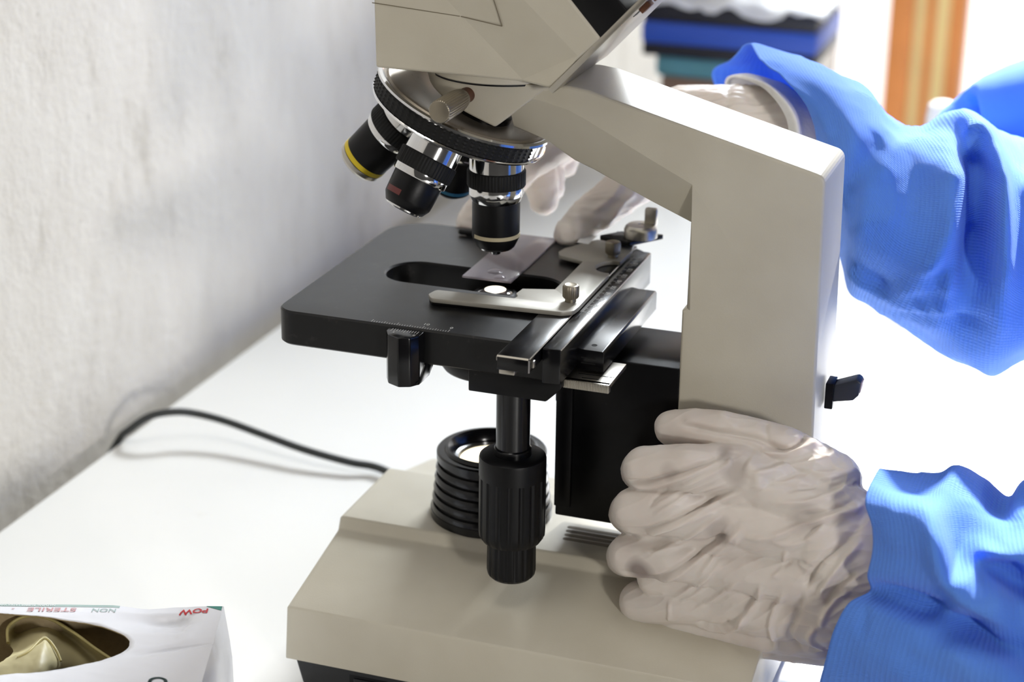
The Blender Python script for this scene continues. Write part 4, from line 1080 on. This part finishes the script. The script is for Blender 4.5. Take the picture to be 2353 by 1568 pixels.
# ---- sleeves
def loft(rings, nu=7, nv=6, amp=1.2, seed=0.0, fine=0.5):
    """closed rings of control points (reference mm) -> fabric tube with UVs in metres"""
    m = len(rings[0]); cols = [crom([r[i] for r in rings], nu) for i in range(m)]
    L = len(cols[0]); G = []
    for k in range(L): G.append(crom([c[k] for c in cols], nv, closed=True))
    n_ = len(G[0]); bm = bmesh.new(); uvl = bm.loops.layers.uv.new('UVMap')
    cen = [sum(g, Vector())/n_ for g in G]
    VV = []; U = [0.0]; per_ = sum((G[L//2][(j+1) % n_]-G[L//2][j]).length for j in range(n_))
    for k in range(1, L): U.append(U[-1] + (cen[k]-cen[k-1]).length)
    for k in range(L):
        row = []
        for j in range(n_):
            p = G[k][j]; o = (p-cen[k]).normalized()
            q = p*0.022 + Vector((seed, 0, 0)); w_ = noise.noise(q)*0.8 + 0.9*(1-2.2*abs(noise.noise(Vector((p.x*0.035+p.z*0.012, p.y*0.02, p.z*0.02-p.x*0.006))+Vector((seed, 4, 0)))))
            row.append(bm.verts.new(p + o*(amp*w_ + fine*noise.noise(p*0.12))))
        VV.append(row)
    for k in range(L-1):
        for j in range(n_):
            j2 = (j+1) % n_
            f = bm.faces.new((VV[k][j], VV[k][j2], VV[k+1][j2], VV[k+1][j]))
            for lp, (uu, vv) in zip(f.loops, ((U[k], j), (U[k], j+1), (U[k+1], j+1), (U[k+1], j))): lp[uvl].uv = (uu*S, vv*per_/n_*S)
    return bm
def R_(pts, back=None, d=48, dm=80):
    q = [P3(*p) for p in pts]
    if back: q += [P3(*p) for p in back]
    else:
        T, B = q[0], q[-1]
        q += [B + Vector((0, d, 8)), (T+B)/2 + Vector((0, dm, 0)), T + Vector((0, d, -8))]
    return q
near = [
 R_([(2001, 1113, -78), (1988, 1155, -93), (2004, 1212, -102), (2004, 1268, -106), (1992, 1325, -107), (1997, 1358, -99), (1950, 1386, -105), (1917, 1446, -108), (1899, 1510, -106), (1882, 1575, -98), (1872, 1640, -85)], d=30, dm=52),
 R_([(2066, 1124, -74), (2056, 1158, -99), (2068, 1215, -111), (2072, 1270, -115), (2066, 1325, -114), (2060, 1371, -103), (2028, 1412, -113), (2006, 1470, -117), (1992, 1530, -116), (1984, 1590, -108), (1976, 1650, -94)], d=34, dm=58),
 R_([(2136, 1132, -68), (2140, 1165, -101), (2156, 1225, -117), (2170, 1290, -122), (2162, 1345, -120), (2150, 1398, -106), (2118, 1440, -119), (2098, 1500, -125), (2084, 1560, -124), (2076, 1620, -115), (2070, 1690, -100)], d=38, dm=66),
 R_([(2184, 1119, -55), (2196, 1165, -70), (2204, 1225, -79), (2206, 1278, -92), (2212, 1338, -122), (2212, 1388, -121), (2226, 1436, -108), (2202, 1495, -126), (2186, 1560, -130), (2176, 1620, -122), (2170, 1700, -105)], d=40, dm=72),
 R_([(2246, 1155, -50), (2258, 1190, -64), (2262, 1236, -82), (2268, 1272, -106), (2278, 1325, -104), (2286, 1386, -124), (2292, 1466, -110), (2286, 1525, -128), (2276, 1590, -134), (2268, 1650, -127), (2264, 1730, -108)], d=42, dm=78),
 R_([(2302, 1200, -54), (2312, 1218, -70), (2320, 1252, -98), (2330, 1292, -110), (2342, 1340, -96), (2348, 1400, -112), (2356, 1500, -112), (2356, 1560, -130), (2350, 1620, -138), (2346, 1680, -132), (2344, 1770, -112)], d=44, dm=84),
 R_([(2352, 1166, -50), (2372, 1212, -76), (2385, 1262, -104), (2395, 1310, -112), (2405, 1365, -100), (2420, 1430, -118), (2430, 1520, -116), (2432, 1590, -134), (2430, 1650, -142), (2428, 1720, -136), (2426, 1810, -116)], d=48, dm=88),
 R_([(2480, 1190, -54), (2490, 1240, -84), (2500, 1300, -108), (2510, 1360, -118), (2520, 1420, -116), (2530, 1490, -124), (2540, 1570, -126), (2545, 1640, -138), (2545, 1710, -142), (2545, 1780, -134), (2545, 1860, -112)], d=52, dm=92)]
# elbow and upper arm, up to the shoulder
def ringc(c, d, r1, r2, m):
    a, b2, d = frame_of(d); return [Vector(c) + a*(r1*cos(t)) + b2*(r2*sin(t)) for t in [2*pi*k/m for k in range(m)]]
def align(prev, ring):
    m = len(ring); best = None
    for fl_ in (1, -1):
        rr = ring[::fl_]
        for s in range(m):
            cst = sum((prev[i]-rr[(i+s) % m]).length for i in range(m))
            if best is None or cst < best[0]: best = (cst, [rr[(i+s) % m] for i in range(m)])
    return best[1]
for c_, d_, r1, r2 in (((400, -95, 0), (1, 0, 0.25), 68, 60), ((490, -110, 60), (0.7, 0, 0.9), 72, 66), ((560, -130, 200), (0.25, 0.05, 1), 74, 68), ((592, -128, 310), (0.2, 0.3, 1), 74, 66), ((600, -80, 372), (0.1, 0.9, 0.5), 70, 60)):
    near.append(align(near[-1], ringc(c_, d_, r1, r2, len(near[0]))))
bm_ = loft(near, 10, 8, 1.2, 0.0, 0.4)
def cloth_folds(bm, F_, yref, ymax):
    F = []
    for pts, am, wd in F_:
        q = crom([P3(x, y, yref) for x, y in pts], 5); pl2 = [(v.x, v.z) for v in q]; xs = [p[0] for p in pl2]; zs = [p[1] for p in pl2]
        F.append((pl2, am, wd, min(xs)-3*wd, max(xs)+3*wd, min(zs)-3*wd, max(zs)+3*wd))
    bm.normal_update(); mv = []
    cy = ymax
    for v in bm.verts:
        if v.co.y > cy: continue
        p = v.co; h = 0
        # move along the line of sight's depth, so folds bulge or sink
        for pl2, am, wd, x0, x1, z0, z1 in F:
            if not (x0 < p.x < x1 and z0 < p.z < z1): continue
            best = 1e9; bt = 0; m_ = len(pl2)-1
            for i in range(m_):
                dd, tt = seg_dist(p.x, p.z, pl2[i], pl2[i+1])
                if dd < best: best = dd; bt = (i+tt)/m_
            h += am*math.exp(-(best/wd)**2)*min(1, 4*bt+0.1)*min(1, 4*(1-bt)+0.1)
        mv.append((v, Vector((0, -h, 0))))
    for v, o in mv: v.co += o
NF = [([(2134, 1140), (2152, 1190), (2174, 1294), (2213, 1340), (2286, 1390), (2353, 1470)], 5.0, 4.5), ([(1997, 1358), (2088, 1379), (2170, 1412), (2236, 1445), (2353, 1514)], -5.0, 3.2), ([(2020, 1395), (2100, 1402), (2180, 1440), (2260, 1490)], 2.5, 4.0),
      ([(2200, 1260), (2260, 1248), (2353, 1250)], 4.0, 5.0), ([(2240, 1335), (2300, 1325), (2353, 1325)], -5.0, 5.0), ([(2190, 1160), (2210, 1220), (2240, 1260)], -4.0, 5.0), ([(2183, 1120), (2217, 1134), (2299, 1200)], 2.0, 3.5),
      ([(2260, 1420), (2320, 1500), (2345, 1568)], 3.0, 4.5), ([(1990, 1400), (1985, 1430), (1980, 1460)], -2.0, 2.0), ([(2060, 1470), (2150, 1500), (2250, 1568)], -2.0, 6.0), ([(2003, 1220), (2060, 1240), (2140, 1230)], 1.5, 5.0)]
cloth_folds(bm_, NF, -112, -40)
ls = mo('gown_sleeve', bm_, M['gown'], per, 180, label='blue sleeve of the near arm'); sm = ls.modifiers.new('cloth', 'SOLIDIFY'); sm.thickness = 0.0006; sm.offset = -1

far = [
 R_([(1722, 106, 150), (1752, 146, 108), (1800, 182, 92), (1848, 242, 85), (1868, 312, 84), (1868, 385, 94)], [(1815, 400, 140), (1720, 330, 175), (1640, 182, 182), (1682, 142, 172)]),
 R_([(1800, 115, 150), (1832, 162, 105), (1880, 230, 85), (1905, 300, 76), (1915, 370, 74), (1915, 450, 86)], [(1885, 470, 140), (1830, 360, 185), (1770, 200, 190), (1770, 135, 175)]),
 R_([(1905, 165, 145), (1935, 215, 96), (1962, 290, 72), (1968, 370, 62), (1960, 460, 63), (1945, 560, 82)], [(1920, 560, 140), (1900, 420, 190), (1880, 250, 195), (1885, 180, 180)]),
 R_([(1990, 205, 145), (2012, 262, 98), (2022, 340, 76), (2016, 430, 62), (1990, 540, 58), (1952, 656, 84)], [(1960, 640, 140), (1980, 480, 195), (1985, 300, 200), (1980, 220, 180)]),
 R_([(2048, 275, 135), (2076, 322, 98), (2096, 395, 76), (2090, 500, 60), (2060, 610, 57), (2012, 694, 82)], [(2030, 690, 140), (2060, 540, 195), (2060, 360, 200), (2050, 285, 180)]),
 R_([(2118, 298, 132), (2168, 348, 88), (2200, 412, 64), (2192, 510, 55), (2170, 640, 54), (2132, 760, 78)], [(2140, 760, 140), (2160, 580, 200), (2140, 400, 205), (2120, 315, 180)]),
 R_([(2178, 266, 140), (2206, 320, 116), (2226, 405, 98), (2226, 510, 82), (2216, 650, 68), (2200, 800, 80)], [(2205, 800, 145), (2230, 620, 205), (2210, 400, 210), (2180, 285, 185)]),
 R_([(2240, 268, 140), (2282, 312, 100), (2308, 400, 74), (2312, 520, 62), (2300, 660, 60), (2284, 832, 80)], [(2290, 830, 145), (2310, 640, 210), (2280, 400, 215), (2240, 285, 185)]),
 R_([(2300, 310, 155), (2332, 380, 112), (2346, 470, 92), (2352, 580, 80), (2354, 690, 74), (2352, 807, 86)], [(2360, 810, 150), (2370, 660, 215), (2340, 440, 220), (2305, 330, 195)]),
 R_([(2400, 330, 160), (2430, 400, 110), (2445, 490, 90), (2450, 590, 80), (2450, 690, 78), (2450, 790, 92)], [(2455, 790, 155), (2460, 660, 220), (2440, 440, 225), (2405, 345, 200)])]
for c_, d_, r1, r2 in (((330, 150, 160), (1, 0, 0.3), 66, 62), ((420, 165, 195), (0.9, 0, 0.5), 68, 64), ((520, 170, 270), (0.7, -0.05, 0.7), 70, 66), ((590, 150, 335), (0.3, -0.4, 0.8), 72, 66), ((602, 100, 375), (0.1, -0.9, 0.5), 70, 60)):
    far.append(align(far[-1], ringc(c_, d_, r1, r2, len(far[0]))))
bm_ = loft(far, 10, 9, 3.0, 31.0, 0.7)
def ff(pts, am, wd): FF.append(([(1880+x/2.412, 200+y/2.412) for x, y in pts], am, wd))
FF = []
ff([(335, 200), (345, 330), (330, 540)], 4, 7); ff([(130, 670), (250, 450), (320, 300)], -8, 7); ff([(240, 240), (255, 180), (170, 20)], -6, 5)
ff([(700, 200), (752, 280), (775, 400), (788, 530)], 9, 5); ff([(800, 330), (840, 470), (850, 620)], -9, 7); ff([(830, 160), (970, 250), (1050, 370), (1110, 560), (1141, 700)], 8, 6)
ff([(930, 480), (890, 700), (870, 950), (930, 1150)], -8, 8); ff([(540, 1060), (700, 900), (770, 760), (790, 620)], 7, 5.5); ff([(620, 1080), (740, 960), (820, 800)], -7, 5)
ff([(430, 1180), (500, 1110), (660, 1060), (730, 1020)], 4, 4); ff([(730, 1020), (770, 1110), (830, 1200)], 5, 4); ff([(340, 1255), (500, 1235), (650, 1230), (1050, 1245)], 5, 3.5); ff([(360, 1285), (600, 1265), (1040, 1275)], -4, 4)
ff([(100, 1020), (200, 1080), (300, 1150), (480, 1215)], 6, 4.5); ff([(100, 960), (250, 1040), (400, 1130)], -4, 5); ff([(250, 715), (350, 700), (450, 705)], 3, 4); ff([(130, 850), (220, 770), (300, 740)], 3, 5)
ff([(1000, 540), (1060, 760), (1090, 940), (1060, 1200)], 7, 7); ff([(440, 260), (470, 320), (450, 420)], 2, 6); ff([(0, 190), (40, 280), (70, 330)], 2, 4)
cloth_folds(bm_, FF, 65, 118)
rs = mo('gown_sleeve', bm_, M['gown'], per, 180, label='blue sleeve of the far arm'); sm = rs.modifiers.new('cloth', 'SOLIDIFY'); sm.thickness = 0.0006; sm.offset = -1
# far upper arm rising behind the forearm
b = bmesh.new()
J = [(P3(2222, 350, 228), 20), (P3(2345, 330, 240), 44), (Vector((440, 230, 240)), 60), (Vector((580, 180, 340)), 72)]
pp = crom([j[0] for j in J], 8); rr_ = [v.x for v in crom([Vector((j[1], 0, 0)) for j in J], 8)]
tube(b, pp, rr_, 40); bmesh.ops.subdivide_edges(b, edges=b.edges[:], cuts=1)
for v in b.verts: v.co += Vector((0, 0, 1))*3*noise.noise(v.co*0.03)
mo('gown_sleeve', b, M['gown'], per, 180, label='upper sleeve of the far arm')
# white knitted cuff inside the far sleeve
K = [R_([(1680, 178, 146), (1738, 194, 113), (1778, 226, 99), (1806, 272, 95), (1812, 322, 98), (1800, 360, 110)], [(1760, 375, 140), (1700, 300, 165), (1670, 215, 168)]),
     R_([(1684, 172, 147), (1748, 187, 108), (1792, 220, 94), (1824, 268, 89), (1832, 322, 91), (1826, 372, 104)], [(1780, 390, 142), (1705, 305, 170), (1668, 205, 172)]),
     R_([(1720, 170, 148), (1770, 192, 112), (1812, 226, 98), (1842, 272, 93), (1852, 330, 95), (1848, 380, 106)], [(1810, 395, 142), (1730, 310, 168), (1700, 210, 170)]),
     R_([(1790, 190, 148), (1830, 212, 116), (1868, 246, 103), (1890, 290, 98), (1896, 340, 100), (1890, 390, 110)], [(1860, 400, 142), (1790, 320, 166), (1770, 225, 168)])]
bm_ = loft(K, 5, 6, 0.3, 3.0, 0.1); kc_ = mo('knit_cuff', bm_, M['knit'], per, 180, label='white knitted cuff'); sm = kc_.modifiers.new('cloth', 'SOLIDIFY'); sm.thickness = 0.0012
# body of the gown, lower hem hanging at the near side, head with cap and mask (outside the photograph)
b = bmesh.new()
for p, q, r1, r2 in (((640, 10, -300), (625, 10, 120), 165, 150), ((625, -60, 150), (605, -95, 330), 110, 85), ((625, 80, 150), (605, 115, 330), 110, 85), ((625, 10, 150), (600, 10, 340), 120, 80), ((600, -110, 340), (600, 130, 340), 62, 62), ((640, -70, -300), (660, -80, FL+250), 140, 170), ((640, 90, -300), (660, 100, FL+250), 140, 170)):
    capsule(b, p, q, r1, r2, 32)
b = remeshed(b, 9, 6)
for v in b.verts: v.co += v.normal*4*noise.noise(Vector((v.co.x*0.02, v.co.y*0.02, v.co.z*0.006)))
mo('gown', b, M['gown'], per, 180)
b = bmesh.new()
for y in (-80, 100): capsule(b, (640, y, FL+42), (540, y, FL+36), 45, 35); capsule(b, (660, y, FL+50), (660, y, FL+300), 46, 60)
b = remeshed(b, 6, 4); mo('shoes', b, M['white'], per, 180)
skin = simple('skin', '#7a4e38', 0.5, 0, 0.4, 0.06, 30)
b = bmesh.new(); capsule(b, (604, 10, 350), (588, 10, 460), 56, 54); ellipsoid(b, (575, 10, 545), 96, 76, 112); ellipsoid(b, (535, 10, 500), 58, 56, 62)
ellipsoid(b, (477, 10, 536), 15, 13, 20); ellipsoid(b, (488, 10, 498), 12, 24, 7)
for s in (-1, 1): ellipsoid(b, (585, 10+s*76, 535), 18, 8, 30); ellipsoid(b, (490, 10+s*30, 553), 9, 14, 7)
b = remeshed(b, 4, 4); hd = mo('head', b, skin, per, 180)
b = bmesh.new(); ellipsoid(b, (582, 10, 575), 101, 82, 98); bmesh.ops.delete(b, geom=[v for v in b.verts if v.co.z < 568], context='VERTS'); mo('cap', b, M['gown'], per, 180)

# ================================================================== LIGHT
def area(name, loc, target, sx, sy, power, col=(1, 1, 1)):
    li = bpy.data.lights.new(name, 'AREA'); li.shape = 'RECTANGLE'; li.size = sx; li.size_y = sy; li.energy = power; li.color = col
    o = bpy.data.objects.new(name, li); C.objects.link(o); o.location = W(loc)
    o.rotation_euler = (W(target)-W(loc)).to_track_quat('-Z', 'Y').to_euler(); return o
area('window_daylight', (20, 2500, 1750), (40, 60, 60), 1.2, 0.6, 164, (0.88, 0.94, 1.0))
area('ceiling_light', (60, -330, 1500), (40, -40, 0), 0.6, 0.6, 5.0, (1.0, 0.97, 0.92))
area('side_window_daylight', (2600, -2800, 760), (0, 0, 80), 0.3, 0.3, 49, (1.0, 0.97, 0.93))
sp = bpy.data.lights.new('sun_through_window', 'SPOT'); sp.energy = 1500; sp.spot_size = radians(18.4); sp.spot_blend = 0.35; sp.shadow_soft_size = 0.05; sp.color = (1.0, 0.985, 0.96)
so = bpy.data.objects.new('sun_through_window', sp); C.objects.link(so); so.location = W((520, 2450, 1900)); so.rotation_euler = (W((492, 330, 40))-so.location).to_track_quat('-Z', 'Y').to_euler()
w = bpy.data.worlds.new('world'); scene.world = w; w.use_nodes = True
bg = w.node_tree.nodes['Background']; bg.inputs[0].default_value = (1.0, 0.95, 0.89, 1); bg.inputs[1].default_value = 0.06

# ================================================================== CAMERA
cam = bpy.data.cameras.new('camera'); co = bpy.data.objects.new('camera', cam); C.objects.link(co)
cam.sensor_fit = 'HORIZONTAL'; cam.sensor_width = 36.0; cam.lens = FPX*36.0/2353.0
mw = Matrix.Identity(4)
for i, v in enumerate((RX, UX, -fw)):
    for j in range(3): mw[j][i] = v[j]
loc = W(CAM)
for j in range(3): mw[j][3] = loc[j]
co.matrix_world = mw
cam.clip_start = 0.02; cam.clip_end = 50
cam.dof.use_dof = True; cam.dof.focus_distance = 0.89; cam.dof.aperture_fstop = 7.5
scene.camera = co
scene.view_settings.view_transform = 'Standard'; scene.view_settings.look = 'None'
scene.view_settings.exposure = 0.08; scene.view_settings.gamma = 1.0; scene.view_settings.use_curve_mapping = False
